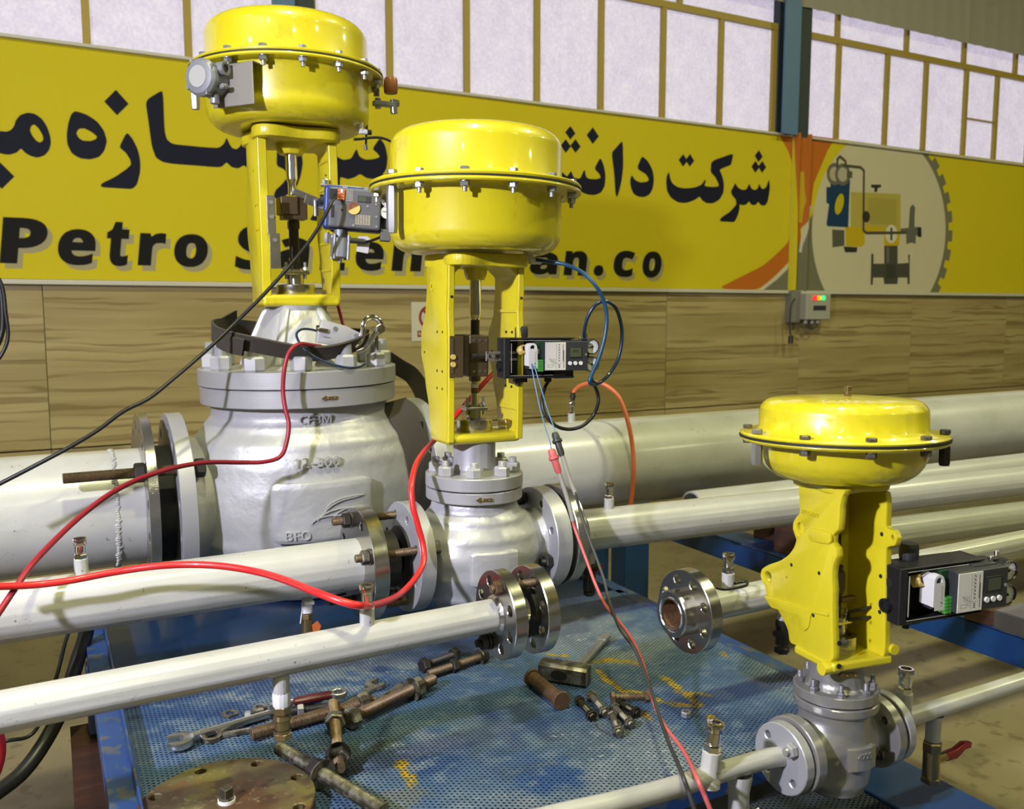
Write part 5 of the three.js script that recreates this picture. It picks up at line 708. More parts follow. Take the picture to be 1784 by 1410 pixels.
// --- the small valve at the front right ---
{ const t = thing('control_valve', 'smallest valve: flat yellow actuator on a lugged yellow yoke over a small silver body', 'control valve', [1.158, 0.87, -1.0]);
  t.rotation.z = -0.01; t.rotation.x = -0.03; const Y = (w) => w - 0.87, PH = -0.15;
  globe(t, { prof: [[0.03, Y(0.79)], [0.048, Y(0.793)], [0.056, Y(0.815)], [0.056, Y(0.85)], [0.06, Y(0.885)], [0.058, Y(0.92)], [0.06, Y(0.937)]], py: Y(0.868), ph: 0.04, pl: 0.03, pr: 0.03, rough: 0.004, seed: 361, mat: M.silverDark });
  part('port_neck', [alongX(lathe([[0.05, 0], [0.038, 0.02], [0.035, 0.045]], 40)).rotateY(PI).translate(-0.045, 0, 0), alongX(lathe([[0.05, 0], [0.038, 0.02], [0.035, 0.045]], 40)).translate(0.045, 0, 0)], M.silverDark, t);
  part('end_flange', ringX(disc(0.0625, 0.02, 0.02, 4, 0.008, 0.041, 64), -0.104, 0, 0), M.silverDark, t); part('end_flange', ringX(disc(0.0625, 0.02, 0.02, 4, 0.008, 0.041, 64), 0.086, 0, 0), M.silverDark, t);
  part('gasket_face', [ringX(cyl(0.045, 0.006, 40), -0.109, 0, 0), ringX(cyl(0.045, 0.008, 40), 0.106, 0, 0)], M.darkSteel, t);
  part('body_flange', lathe([[0.03, Y(0.934)], [0.064, Y(0.934)], [0.0685, Y(0.938)], [0.0695, Y(0.942)], [0.0695, Y(0.95)], [0.067, Y(0.952)], [0, Y(0.952)]], 64), M.silverDark, t); part('gasket', cyl(0.0655, 0.003, 48, Y(0.952)), M.gasket, t);
  part('bonnet_flange', disc(0.0695, 0.01, 0.017, 0, 0, 0, 64).translate(0, Y(0.9545), 0), M.silverDark, t); part('bonnet', lathe([[0.052, Y(0.971)], [0.047, Y(0.976)], [0.0445, Y(0.985)], [0.0445, Y(1.03)], [0, Y(1.03)]], 48), M.silverDark, t);
  studRing(t, 8, 0.0585, Y(0.971), 0.0042, 0.02, 0.0125, 0.008, M.rodZinc, 0.1); arrowPlate(t, 0.0445, -0.42, Y(1.003), 0.55);
  onDrum(t, subdivBox(0.052, 0.036, 0.018, 10, 5), 0.06, M.silverDark, 'name_pad', 'raised cast pad with faint marks', -0.1, Y(0.868)); onDrum(t, text3('4735', 0.009, 0.002), 0.069, M.silverDark, 'cast_lettering', 'faint raised numbers', -0.3, Y(0.87));
  // yoke: lugged side plates, joined at the head and the foot
  const y = node('yoke', t); y.rotation.y = PH;
  const plate = [[-.0353,.4375],[-.0364,.4173],[-.035,.3917],[-.0439,.3826],[-.0513,.3714],[-.0519,.3605],[-.0466,.351],[-.0425,.3425],[-.0483,.329],[-.0623,.3132],[-.0862,.297],[-.119,.2817],[-.1368,.2704],[-.1416,.2588],[-.1369,.2474],[-.1278,.2399],[-.1236,.2284],[-.1247,.2192],[-.1162,.2104],[-.1063,.2065],[-.0893,.2078],[-.0772,.1982],[-.0671,.1892],[-.0597,.1794],[-.0563,.1658],[-.0504,.1606],[-.0246,.1616],[-.0102,.161],[.0042,.1569],[.0319,.1547],[.0482,.1611],[.0574,.1728],[.0569,.1932],[.0543,.2267],[.0524,.2602],[.0527,.283],[.0498,.3048],[.0526,.3237],[.0607,.3394],[.0574,.352],[.0483,.3586],[.0493,.3701],[.0614,.382],[.0642,.3982],[.0648,.4204],[.0692,.4367],[.0732,.4484]];
  const holesL = [[-.0321,.3652],[-.1187,.2598]].map((q, i) => [q[0], q[1], i ? 0.0095 : 0.0095]);
  part('leg', sideways(ext(plate, 0.014, 0.003, holesL)).translate(-0.041, 0, 0), M.yellowCast, y, 'broad side plate with two large lug holes');
  const inner = [[0.058, Y(1.03)], [0.062, Y(1.08)], [0.06, Y(1.2)], [0.062, Y(1.215)], [0.078, Y(1.222)], [0.082, Y(1.235)], [0.074, Y(1.246)], [0.058, Y(1.25)], [0.054, Y(1.305)], [-0.03, Y(1.305)], [-0.03, Y(1.25)], [-0.06, Y(1.19)], [-0.09, Y(1.15)], [-0.085, Y(1.1)], [-0.04, Y(1.05)], [-0.03, Y(1.025)]];
  part('leg', sideways(ext(inner, 0.013, 0.003, [[0.073, Y(1.234), 0.0035]])).translate(0.056, 0, 0), M.yellowCast, y);
  part('web', rbox(0.1, 0.3, 0.012, 0.003, 0, Y(1.165), -0.034), M.yellowCast, y);
  part('head', [ext(lobes(0.056, 0.02, 4, PI / 4), 0.016, 0.005).rotateX(-PI / 2).translate(0, Y(1.307), 0)], M.yellowCast, y);
  part('foot', [rbox(0.122, 0.016, 0.1, 0.006, 0.002, Y(1.026), 0.012), alongX(cyl(0.0105, 0.03, 20)).translate(-0.072, Y(1.024), 0.05), alongZ(cyl(0.0085, 0.016, 20)).translate(0.06, Y(1.045), 0.052)], M.yellowCast, y);
  const Lp = (u, v, r) => { const a = [[-.0522,.2979],[.0192,.3016],[-.0658,.2222],[.0073,.2272],[-.0931,.2274],[-.064,.2733]]; return a; };
  for (const h of [...Lp().map((q, i) => alongX(cyl(i < 4 ? 0.0032 : 0.0012, 0.002, 12)).translate(-0.0555, q[1], q[0])), ...[[0.05, 1.235], [0.05, 1.165], [0.05, 1.105]].map(([z, w]) => alongX(cyl(0.0035, 0.002, 12)).translate(0.0422, Y(w), z)), ...[1.155, 1.125, 1.095, 1.068, 1.03].map((w, i) => alongZ(cyl(i > 2 ? 0.0042 : 0.0025, 0.002, 12)).translate(-0.0485, Y(w), 0.0625))]) part('tapped_hole', h, M.gasket, y);
  { const a = [[-.1222,.2251],[-.0506,.234],[.0101,.2382],[.0435,.2436],[.0439,.2368],[.007,.2314],[.0008,.2175],[-.002,.2046],[-.012,.1951],[-.0246,.1943],[-.0307,.2066],[-.0385,.2149],[-.0876,.2109],[-.1156,.2157]];
    part('raised_panel', sideways(ext(a, 0.0045, 0.0015)).translate(-0.0535, 0, 0), M.yellowCast, y);
    const b = [[-.0073,.363],[.006,.3732],[.0458,.3748],[.0497,.3634],[.0437,.3552],[.0003,.3509]]; part('raised_panel', sideways(ext(b, 0.006, 0.0025)).translate(-0.053, 0, 0), M.yellowCast, y); }
  { const g = text3('22D54M1', 0.0075, 0.0012); part('cast_number', sideways(g).translate(-0.0555, Y(1.262), -0.028), M.yellowCast, y, 'raised cast number'); }
  actuator(t, Y(1.3935), 0.164, 0.1325, 0.066, 0.071, 10, [7, 1], M.zinc, { bolt: 0.0075, ru: 0.024, rd: 0.05, off: 0.088, short: true, lip: 0.0075, fil: 0.008, crown: 0.004 });
  longNut(t, Y(1.3935), 0.164, 0.1325, -1.83, 0.034, 0.016, M.plateGrey, 0.008); longNut(t, Y(1.3935), 0.164, 0.1325, 0.683, 0.034, 0.016, M.darkSteel, 0.008);
  part('vent_fitting', [cyl(0.004, 0.012, 12, Y(1.46)), rbox(0.01, 0.009, 0.009, 0.001, 0, Y(1.473), 0), cyl(0.006, 0.004, 6, Y(1.461))].map((g) => g.translate(0.012, -0.002, 0)), M.brass, t);
  part('rating_label', new THREE.PlaneGeometry(0.075, 0.045).rotateX(-PI / 2).rotateY(-0.7).translate(-0.052, Y(1.4545), -0.03), std({ color: new THREE.Color(0.6, 0.5, 0.08), roughness: 0.4 }), t);
  part('stem', [cyl(0.0035, 0.12, 16, Y(1.2)), cyl(0.0075, 0.05, 20, Y(1.125)), cyl(0.005, 0.1, 16, Y(1.04))], M.darkSteel, t); part('stem_coupling', [hex(0.02, 0.035, 0, Y(1.13)), rbox(0.034, 0.008, 0.01, 0.001, 0.012, Y(1.118), 0.008)], M.bronze, t);
  packing(t, Y(1.034), 0.032, 0.024, 0.045);
  part('pickup_arm', [rod([0.004, Y(1.1), 0.02], [0.13, Y(1.125), 0.075], 0.0028, 8), rod([0.004, Y(1.086), 0.02], [0.13, Y(1.1), 0.075], 0.0028, 8), rod([0.004, Y(1.1), 0.02], [0.004, Y(1.086), 0.02], 0.0028, 8), rod([0.045, Y(1.1), 0.04], [0.06, Y(1.097), 0.05], 0.0036, 10)], M.darkSteel, t);
  { const p = blackPositioner(t, ''), c = [1.1904,1.1389,-.905]; p.position.set(c[0] - 1.158 , c[1] - 0.87, c[2] + 1.0); p.rotation.y = -0.15; p.rotation.z = 0.02; p.rotation.x = 0.04;  }
}

// ---------- the perforated tray and its stand ----------
const TY = 0.79;                                          // height of the tray sheet
{ const t = thing('perforated_tray', 'large worn blue perforated steel tray under the pipes with tools lying on it', 'tray', [0, 0, 0]);
  const x0 = 0.112, x1 = 1.436, z0 = -2.03, z1 = -1.15, marks = [[[1.0937,.79,-1.6417], [1.1347,.79,-1.6312], [1.1661,.79,-1.6068], [1.1772,.79,-1.5708]], [[1.0746,.79,-1.5963], [1.0607,.79,-1.5438], [1.0622,.79,-1.4829], [1.0797,.79,-1.4511], [1.1,.79,-1.4027], [1.1511,.79,-1.3451]], [[1.1807,.79,-1.4969], [1.1745,.79,-1.4392], [1.1652,.79,-1.3802], [1.1598,.79,-1.3465]], [[1.1596,.79,-1.4244], [1.211,.79,-1.3777]], [[1.0378,.79,-1.3706], [1.0302,.79,-1.3491]], [[1.1475,.79,-1.3005], [1.1331,.79,-1.2636]], [[1.0223,.79,-1.7303], [1.0528,.79,-1.7022]], [[1.3882,.79,-1.5387], [1.3859,.79,-1.5202]], [[1.5577,.79,-1.6605], [1.5464,.79,-1.5666]], [[.534,.79,-1.4193], [.5206,.79,-1.3436]]];
  const blots = [[[.2356,.79,-1.871], 0.16, [0.1, 0.24, 0.47]], [[.3976,.79,-1.8], 0.1, [0.1, 0.22, 0.42]], [[.6138,.79,-1.7657], 0.1, [0.11, 0.25, 0.5]], [[.5116,.79,-1.4782], 0.07, [0.2, 0.27, 0.22]], [[.5887,.79,-1.3901], 0.05, [0.12, 0.25, 0.47]], [[.8137,.79,-1.502], 0.06, [0.22, 0.27, 0.24]], [[.7047,.79,-1.4899], 0.07, [0.34, 0.4, 0.42]], [[.8525,.79,-1.3453], 0.09, [0.25, 0.34, 0.44]], [[.7419,.79,-1.2636], 0.07, [0.13, 0.28, 0.52]], [[1.3626,.79,-1.6737], 0.12, [0.42, 0.5, 0.57]], [[.3955,.79,-1.4488], 0.07, [0.42, 0.44, 0.38]], [[.4849,.79,-1.3181], 0.05, [0.48, 0.46, 0.38]], [[1.1297,.79,-1.2764], 0.08, [0.17, 0.28, 0.43]], [[1.5708,.79,-1.6535], 0.08, [0.1, 0.2, 0.32]], [[.59,.79,-1.565], 0.1, [0.28, 0.4, 0.52]], [[1.2142,.79,-1.7098], 0.06, [0.12, 0.22, 0.42]]];
  const dseg = (p, a, b) => { const ux = b[0] - a[0], uz = b[2] - a[2], k = clamp(((p[0] - a[0]) * ux + (p[1] - a[2]) * uz) / (ux * ux + uz * uz)); return Math.hypot(p[0] - a[0] - k * ux, p[1] - a[2] - k * uz); };
  const tex = dataTex(1324, 1170, (u, v) => {
    const p = [x0 + u * (x1 - x0), z0 + v * (z1 - z0)], a = fbm(u, v, 5, 5, 5, 501), b = fbm(u, v, 40, 36, 3, 503), c = fbm(u, v, 14, 12, 4, 505), e = fbm(u, v, 150, 130, 2, 507);
    let k = mix3([0.27, 0.38, 0.52], [0.44, 0.5, 0.55], sstep(0.38, 0.6, a));
    for (const [q, r, col] of blots) { const d = Math.hypot(p[0] - q[0], (p[1] - q[2])) / r + (c - 0.5) * 1.2 + (b - 0.5) * 1.4; if (d < 1.1) k = mix3(k, col, (1 - sstep(0.4, 1.1, d)) * 0.55); }
    k = mix3(k, [0.52, 0.56, 0.6], sstep(0.5, 0.75, b) * 0.4); k = mix3(k, [0.14, 0.2, 0.27], sstep(0.6, 0.85, c) * 0.3); k = mix3(k, [0.72, 0.74, 0.76], sstep(0.72, 0.84, e) * sstep(0.45, 0.6, a) * 0.7);
    let y = 9; for (const m of marks) for (let i = 0; i + 1 < m.length; i++) y = Math.min(y, dseg(p, m[i], m[i + 1]));
    return mix3(k, [0.72, 0.58, 0.14], (1 - sstep(0.004, 0.014, y + (b - 0.5) * 0.02)) * (0.45 + 0.55 * sstep(0.35, 0.6, e)));
  }, true);
  function perforated(x0, x1, z0, z1, TY) {               // hexagonal cells round punched holes, with the walls of the holes
    const pos = [], nor = [], uv = [], idx = [], P = 0.0094, r = 0.0029, dx = P * 0.866, n = Math.floor((x1 - x0) / dx), m = Math.floor((z1 - z0) / P), th = 0.0008;
    const vert = (x, y, z, nx, ny, nz) => { pos.push(x, y, z); nor.push(nx, ny, nz); uv.push((x - x0) / (x1 - x0), (z - z0) / (z1 - z0)); };
    for (let i = 0; i < n; i++) for (let j = 0; j < m; j++) {
      const cx = x0 + (i + 0.5) * dx, cz = z0 + (j + (i % 2 ? 0.75 : 0.25)) * P, base = pos.length / 3, R = P / Math.sqrt(3);
      for (let k = 0; k < 6; k++) { const a = k * PI / 3; vert(cx + Math.cos(a) * R, TY, cz + Math.sin(a) * R, 0, 1, 0); }
      for (let k = 0; k < 6; k++) { const a = k * PI / 3; vert(cx + Math.cos(a) * r, TY, cz + Math.sin(a) * r, 0, 1, 0); }
      for (let k = 0; k < 6; k++) { const a = k * PI / 3; vert(cx + Math.cos(a) * r, TY - th, cz + Math.sin(a) * r, -Math.cos(a), 0, -Math.sin(a)); }
      for (let k = 0; k < 6; k++) { const q = (k + 1) % 6; idx.push(base + k, base + 6 + k, base + q, base + q, base + 6 + k, base + 6 + q, base + 6 + k, base + 12 + k, base + 6 + q, base + 6 + q, base + 12 + k, base + 12 + q); }
    }
    const g = new THREE.BufferGeometry(); g.setAttribute('position', new THREE.Float32BufferAttribute(pos, 3)); g.setAttribute('normal', new THREE.Float32BufferAttribute(nor, 3)); g.setAttribute('uv', new THREE.Float32BufferAttribute(uv, 2)); g.setIndex(idx); return g;
  }
  const g = perforated(x0, x1, z0, z1, TY);
  const low = part('lower_sheet', perforated(0.75, 1.32, -1.14, -0.82, 0.7), std({ color: new THREE.Color(0.012, 0.02, 0.028), roughness: 0.6, side: THREE.DoubleSide }), t, 'perforated lower sheet, coloured black in place of shade'); low.userData.kind = 'stuff';  // black colour stands in for shade below the thin pipe
  const s = part('perforated_sheet', g, std({ color: new THREE.Color(0.75, 0.75, 0.75), map: tex, roughness: 0.42, metalness: 0.15, side: THREE.DoubleSide }), t); s.userData.kind = 'stuff';
  part('border', [box(0.03, 0.002, z1 - z0 + 0.04, x0 - 0.013, TY - 0.0008, (z0 + z1) / 2), box(0.02, 0.002, z1 - z0 + 0.04, x1 + 0.006, TY - 0.0008, (z0 + z1) / 2), box(x1 - x0 + 0.05, 0.002, 0.03, (x0 + x1) / 2, TY - 0.0008, z0 - 0.008), box(x1 - x0 + 0.05, 0.05, 0.012, (x0 + x1) / 2, TY - 0.026, z1 + 0.012)], M.blue, t);
  part('side_rail', [rbox(0.045, 0.05, 1.45, 0.003, 0.082, TY - 0.022, -1.87), rbox(0.004, 0.055, 1.45, 0.001, 0.1035, TY + 0.005, -1.87)], M.blue, t, 'scuffed blue angle rail'); part('side_rail', rbox(0.04, 0.05, 1.45, 0.003, 1.468, TY - 0.03, -1.87), M.blue, t);
  part('cross_bar', [0.5, 0.98].map((x) => rbox(0.05, 0.02, 0.86, 0.002, x, TY - 0.016, -1.59)).concat([-1.28, -1.62].map((z) => rbox(1.3, 0.02, 0.05, 0.002, 0.77, TY - 0.0165, z))), M.blue, t);
  part('solid_sheet', box(1.34, 0.003, 0.55, 0.78, TY - 0.025, -2.33), M.navy, t, 'smooth blue rear plate with valve shade put into its colour');  // darkened in colour to imitate shade cast by the valves
  part('added_dark_sheet', box(1.2, 0.004, 2.0, 0.72, TY - 0.15, -1.6), M.gasket, t);  // black sheet added below so the holes look shaded
}
{ const t = thing('support_stand', 'blue steel stand with posts carrying the tray and its rails', 'stand');
  for (const [x, z] of [[0.095, -2.3], [1.705, -2.35], [1.41, -0.2]]) { part('post', rbox(x > 1.6 ? 0.1 : 0.08, z === -2.3 ? 0.16 : x > 1.6 ? 0.82 : 0.56, 0.08, 0.004, x, z === -2.3 ? 0.66 : x > 1.6 ? 0.45 : 0.32, z), M.blueClean, t); part('foot', box(0.12, z === -2.3 ? 0.56 : 0.03, 0.12, x - 0.02, z === -2.3 ? 0.29 : 0.02, z), M.wood, t, 'dark foot block'); }
  part('top_rail', rbox(0.16, 0.1, 2.6, 0.004, 1.41, 0.65, -1.0), M.blueClean, t, 'blue rail beside the tray'); part('end_rail', rbox(1.5, 0.08, 0.06, 0.004, 0.9, 0.6, -2.42), M.blueClean, t); }
{ const t = thing('cross_beam', 'blue steel beam at right carrying the pipes on wooden blocks, dusty on top', 'beam');
  part('web', rbox(0.01, 0.084, 4.1, 0.002, 2.25, 0.699, -1.5), M.blueClean, t); part('top_flange', rbox(0.13, 0.01, 4.1, 0.003, 2.31, 0.739, -1.5), M.blue, t, 'dusty worn top flange'); part('bottom_flange', rbox(0.06, 0.008, 4.1, 0.003, 2.28, 0.66, -1.5), M.blueClean, t);
  for (const z of [-3.45, 0.35]) part('leg', [rbox(0.08, 0.65, 0.08, 0.003, 2.31, 0.325, z)], M.blueClean, t); }
for (const [l, a, w] of [['dark brown wooden block behind the yellow yoke of the small valve', [2.3287,.745,-2.2188], [0.14, 0.16, 0.12]], ['brown wooden block on the beam behind the small valve', [2.3957,.745,-2.3988], [0.12, 0.12, 0.12]], ['small brown wood wedge on the beam under the black positioner', [2.2621,.745,-1.4475], [0.09, 0.045, 0.12]]]) {
  const t = thing('wooden_block', l, 'wood block', [a[0] + 0.02, 0.744, a[2]], 'wooden blocks under the pipes'); part('block', rbox(...w, 0.004, 0, w[1] / 2, 0).rotateY(0.2), M.wood, t); }
{ const t = thing('steel_plate', 'bright scuffed plate end on the beam at the right edge', 'plate', [2.31, 0.744, -1.27]); part('plate', rbox(0.14, 0.05, 0.26, 0.003, 0, 0.025, -0.02), M.steelDull, t); }
{ const t = thing('power_cable', 'thick black cable and thin lead hanging to the floor at the left', 'cable');
  part('cable', tube([[.0653,.8486,-2.3],[.0559,.8072,-2.3],[.0387,.76,-2.3],[.0053,.6669,-2.28],[-.0372,.5971,-2.25],[-.0858,.5559,-2.2],[-.141,.5413,-2.15],[-.192,.5357,-2.1]], 0.0175, 80, 16), M.blackCable, t);
  part('lead', tube([[.0337,.8702,-2.25],[.0162,.8314,-2.25],[-.0126,.7322,-2.25],[-.0588,.6365,-2.22],[-.1156,.6357,-2.2],[-.1715,.6251,-2.2]], 0.0045, 60), M.blackCable, t); }
{ const t = thing('red_hose_reel', 'dark red curved edge at the lower left border', 'reel'); part('rim', new THREE.TorusGeometry(0.09, 0.014, 12, 40).rotateY(0.6).translate(...[-.1822,.8043,-1.75]), M.redDark, t); part('foot', rbox(0.1, 0.2, 0.1, 0.005, ...[-.1817,.7086,-1.75]), M.blueClean, t); }

// ---------- cables and hoses ----------
const cable = (name, label, cat, pts, r, mat, seg) => { const t = thing(name, label, cat); part('cable', tube(pts, r, seg || pts.length * 12, 12), mat, t); return t; };
cable('red_cable', 'dark red cable looping over the flange of the tallest valve to the left edge', 'cable', [[.6997,1.4964,-2.42],[.6519,1.5054,-2.37],[.6055,1.5107,-2.33],[.5754,1.4937,-2.315],[.5595,1.4522,-2.31],[.5533,1.392,-2.31],[.5556,1.3443,-2.3],[.561,1.3057,-2.29],[.5529,1.262,-2.28],[.533,1.2241,-2.27],[.4879,1.2142,-2.26],[.4288,1.2191,-2.25],[.3383,1.2342,-2.2],[.2526,1.237,-2.14],[.173,1.2277,-2.08],[.1106,1.2115,-2.02],[.0524,1.1834,-1.96],[.0034,1.1582,-1.88],[-.0364,1.1331,-1.81],[-.0692,1.0983,-1.76],[-.1051,1.0544,-1.72]], 0.0058, M.redDark, 240);
cable('red_cable', 'bright red cable hanging from the middle valve in a loop in front of the pipes', 'cable', [[1.0313,1.4388,-2.03],[.9964,1.4125,-2.02],[.9522,1.3687,-2.02],[.9198,1.3366,-2.02],[.879,1.3092,-2],[.8379,1.2841,-1.97],[.7801,1.2686,-1.9],[.7315,1.2509,-1.83],[.7015,1.2191,-1.78],[.6957,1.1788,-1.76],[.7032,1.1354,-1.75],[.7107,1.0921,-1.74],[.7034,1.0598,-1.72],[.6659,1.0382,-1.68],[.6084,1.0312,-1.62],[.5192,1.07,-1.48],[.4551,1.108,-1.375],[.4192,1.1212,-1.37],[.3854,1.1295,-1.42],[.3618,1.1251,-1.52],[.3332,1.118,-1.62],[.2823,1.1204,-1.68],[.2264,1.1211,-1.72],[.1677,1.1207,-1.74],[.0996,1.114,-1.76],[.0226,1.1089,-1.76],[-.0417,1.1099,-1.76],[-.1192,1.1242,-1.74]], 0.0066, M.red, 260);
cable('red_cable', 'dark red cable running behind the yoke of the tallest valve', 'cable', [[.8082,1.8515,-2.62],[.798,1.7914,-2.62],[.7901,1.7235,-2.64],[.7985,1.6722,-2.66],[.8118,1.6197,-2.66],[.8253,1.5667,-2.66],[.8262,1.5146,-2.62]], 0.005, M.redDark, 60);
{ const t = thing('black_cable', 'black cable slanting from the blue positioner across the stone wall to the left edge', 'cable'); part('cable', tube([[.7571,1.9286,-2.475],[.7374,1.9025,-2.45],[.7122,1.8592,-2.44],[.6785,1.8044,-2.44],[.6372,1.7513,-2.44],[.586,1.6952,-2.43],[.5282,1.6356,-2.42],[.4738,1.582,-2.42],[.4093,1.5239,-2.4],[.3472,1.4724,-2.38],[.286,1.4263,-2.35],[.2285,1.3843,-2.33],[.1679,1.3557,-2.32],[.1085,1.3143,-2.31],[.045,1.2786,-2.3],[-.0284,1.2409,-2.3],[-.0996,1.2056,-2.3],[-.1573,1.178,-2.3]], 0.0052, 200), M.blackCable, t); }
cable('blue_tube', 'short blue air tube bent from the terminal box to a nut of the big valve', 'tube', [[.6936,1.5419,-2.47],[.6669,1.5474,-2.45],[.6389,1.5481,-2.43],[.6191,1.5377,-2.41],[.6167,1.521,-2.39],[.625,1.4997,-2.37],[.6485,1.4778,-2.36],[.6878,1.458,-2.36],[.7279,1.4458,-2.36],[.7524,1.4419,-2.36],[.7838,1.4414,-2.38],[.8092,1.4477,-2.4]], 0.0036, M.hoseBlue, 100);
{ const a = [1.6662,1.3005,-2.655], t = thing('hose_plug', 'steel hose plug standing in the test point of the thick pipe', 'hose fitting', a); part('plug', lathe([[0, -0.022], [0.0075, -0.022], [0.0075, -0.012], [0.011, -0.01], [0.011, -0.002], [0.0085, 0], [0.0085, 0.008], [0, 0.008]], 24), M.darkSteel, t); }
cable('air_hose', 'orange air hose arched over the thick pipe and hanging to the floor', 'hose', [[1.6662,1.2964,-2.655],[1.6757,1.3165,-2.655],[1.6911,1.3363,-2.63],[1.7187,1.3471,-2.58],[1.7451,1.3308,-2.54],[1.7615,1.2933,-2.5],[1.7681,1.219,-2.46],[1.7745,1.1314,-2.44],[1.7662,1.0553,-2.42],[1.7604,.976,-2.42],[1.7498,.8969,-2.42],[1.7369,.8078,-2.42],[1.724,.7185,-2.42],[1.7111,.6188,-2.42],[1.6938,.4991,-2.42]], 0.0078, M.hoseOrange, 140);
cable('air_tube', 'blue air tube from the actuator of the middle valve sweeping down past its gauges', 'tube', [[1.0276,1.7173,-1.8],[1.041,1.7122,-1.77],[1.0692,1.705,-1.74],[1.1033,1.6867,-1.72],[1.1266,1.6564,-1.7],[1.1492,1.6213,-1.7],[1.1577,1.5817,-1.7],[1.1519,1.5354,-1.7],[1.1366,1.4892,-1.7],[1.1195,1.4565,-1.7],[1.1119,1.4368,-1.7],[1.1264,1.4288,-1.71],[1.1459,1.4287,-1.72]], 0.0046, M.hoseMid, 130);
cable('air_tube', 'dark blue air tube rising from the top gauge in a tall loop', 'tube', [[1.137,1.5284,-1.765],[1.1288,1.5505,-1.75],[1.13,1.5815,-1.74],[1.1439,1.6109,-1.73],[1.1693,1.6216,-1.725],[1.1988,1.607,-1.725],[1.2159,1.5677,-1.725],[1.2182,1.5269,-1.725],[1.2089,1.4861,-1.725],[1.1863,1.4527,-1.725],[1.1587,1.4336,-1.72],[1.1393,1.4307,-1.715],[1.1264,1.4392,-1.715]], 0.0044, M.hoseBlue, 130);
cable('air_tube', 'black air tube looping below the opened positioner of the middle valve', 'tube', [[1.081,1.4329,-1.83],[1.0639,1.4176,-1.82],[1.0503,1.3942,-1.81],[1.0461,1.3677,-1.8],[1.0547,1.3435,-1.79],[1.0758,1.3241,-1.78],[1.1097,1.3164,-1.78],[1.1391,1.3241,-1.77],[1.1685,1.3461,-1.77],[1.1764,1.3773,-1.76],[1.1744,1.4024,-1.76],[1.156,1.4275,-1.75],[1.1509,1.4451,-1.755]], 0.0044, M.blackCable, 120);
cable('air_tube', 'black air tube from the tallest actuator passing behind the middle one', 'tube', [[.8223,2.0891,-2.5],[.8446,2.0927,-2.5],[.8707,2.0983,-2.5],[.9004,2.1009,-2.5],[.9321,2.0939,-2.5],[.9676,2.0706,-2.5],[.9939,2.0095,-2.5],[.9873,1.9254,-2.5],[.9463,1.8477,-2.5],[.901,1.8174,-2.5],[.8654,1.8027,-2.5],[.8443,1.7987,-2.5]], 0.004, M.blackCable, 110);
cable('signal_wire', 'pale blue wire from the middle positioner down to the red probe', 'wire', [[.9947,1.4778,-1.765],[.9922,1.4599,-1.755],[.9942,1.4249,-1.745],[1.0008,1.3765,-1.735],[1.0088,1.3334,-1.725],[1.0153,1.301,-1.715],[1.017,1.279,-1.71]], 0.0014, M.wireBlue, 60);
cable('signal_wire', 'pale blue wire from the middle positioner down to the black probe', 'wire', [[1.0024,1.4749,-1.765],[1.0044,1.4503,-1.755],[1.0125,1.4109,-1.745],[1.0237,1.3647,-1.735],[1.0318,1.332,-1.725],[1.032,1.3166,-1.72]], 0.0014, M.wireBlue, 60);
function probe(label, head, sleeve, wire, shroudMat, wireMat, r) { const t = thing('test_probe', label, 'test lead', [0, 0, 0], 'test leads clipped to the middle positioner');
  const A = head[0], B = head[1]; part('shroud', aim(lathe([[0, 0], [r * 0.9, 0], [r * 1.25, 0.006], [r * 1.25, 0.016], [r * 1.7, 0.018], [r * 1.7, 0.024], [r * 1.2, 0.026], [r * 1.1, 0.052], [r * 0.8, 0.058], [0, 0.058]], 20), A, B), shroudMat, t); part('strain_relief', tube(sleeve, r * 0.72, 60, 12), M.greySleeve, t, 'grey sleeve'); part('lead', tube(wire, r * 0.5, 220, 10), wireMat, t); }
probe('test lead with a red shroud and thin red wire trailing over the tray', [[1.0155,1.2845,-1.71], [1.0252,1.2297,-1.69]], [[1.0233,1.2375,-1.692],[1.0299,1.2115,-1.685],[1.0378,1.1754,-1.675],[1.041,1.1478,-1.665],[1.0442,1.1245,-1.66]], [[1.0427,1.1314,-1.66],[1.0458,1.1095,-1.655],[1.0471,1.0753,-1.63],[1.048,1.0367,-1.6],[1.0484,.9992,-1.57],[1.0406,.9701,-1.52],[1.0403,.9505,-1.47],[1.0369,.9306,-1.42],[1.0265,.9055,-1.37],[1.0003,.8806,-1.31],[.9635,.8716,-1.24],[.9312,.8731,-1.17],[.8981,.8839,-1.09],[.8665,.8953,-1.03],[.8193,.9159,-.955],[.8224,.8933,-.94],[.8332,.8582,-.93]], M.redPale, M.redPale, 0.0072);
probe('test lead with a black shroud and thin grey wire trailing over the tray', [[1.0304,1.3207,-1.72], [1.0357,1.2633,-1.69]], [[1.0356,1.2731,-1.695],[1.0404,1.2438,-1.685],[1.0483,1.2089,-1.675],[1.0546,1.1835,-1.665]], [[1.053,1.189,-1.665],[1.0593,1.1422,-1.65],[1.0604,1.0958,-1.62],[1.0641,1.0501,-1.59],[1.0626,1.0128,-1.56],[1.044,.9789,-1.51],[1.0221,.9485,-1.44],[1.0225,.923,-1.39],[1.0063,.8988,-1.335],[.9796,.8781,-1.27],[.9366,.8738,-1.19],[.8969,.8786,-1.12],[.8552,.8935,-1.05],[.7994,.9224,-.965],[.7964,.9031,-.945],[.8019,.8672,-.93]], M.dark, M.greyWire, 0.0068);
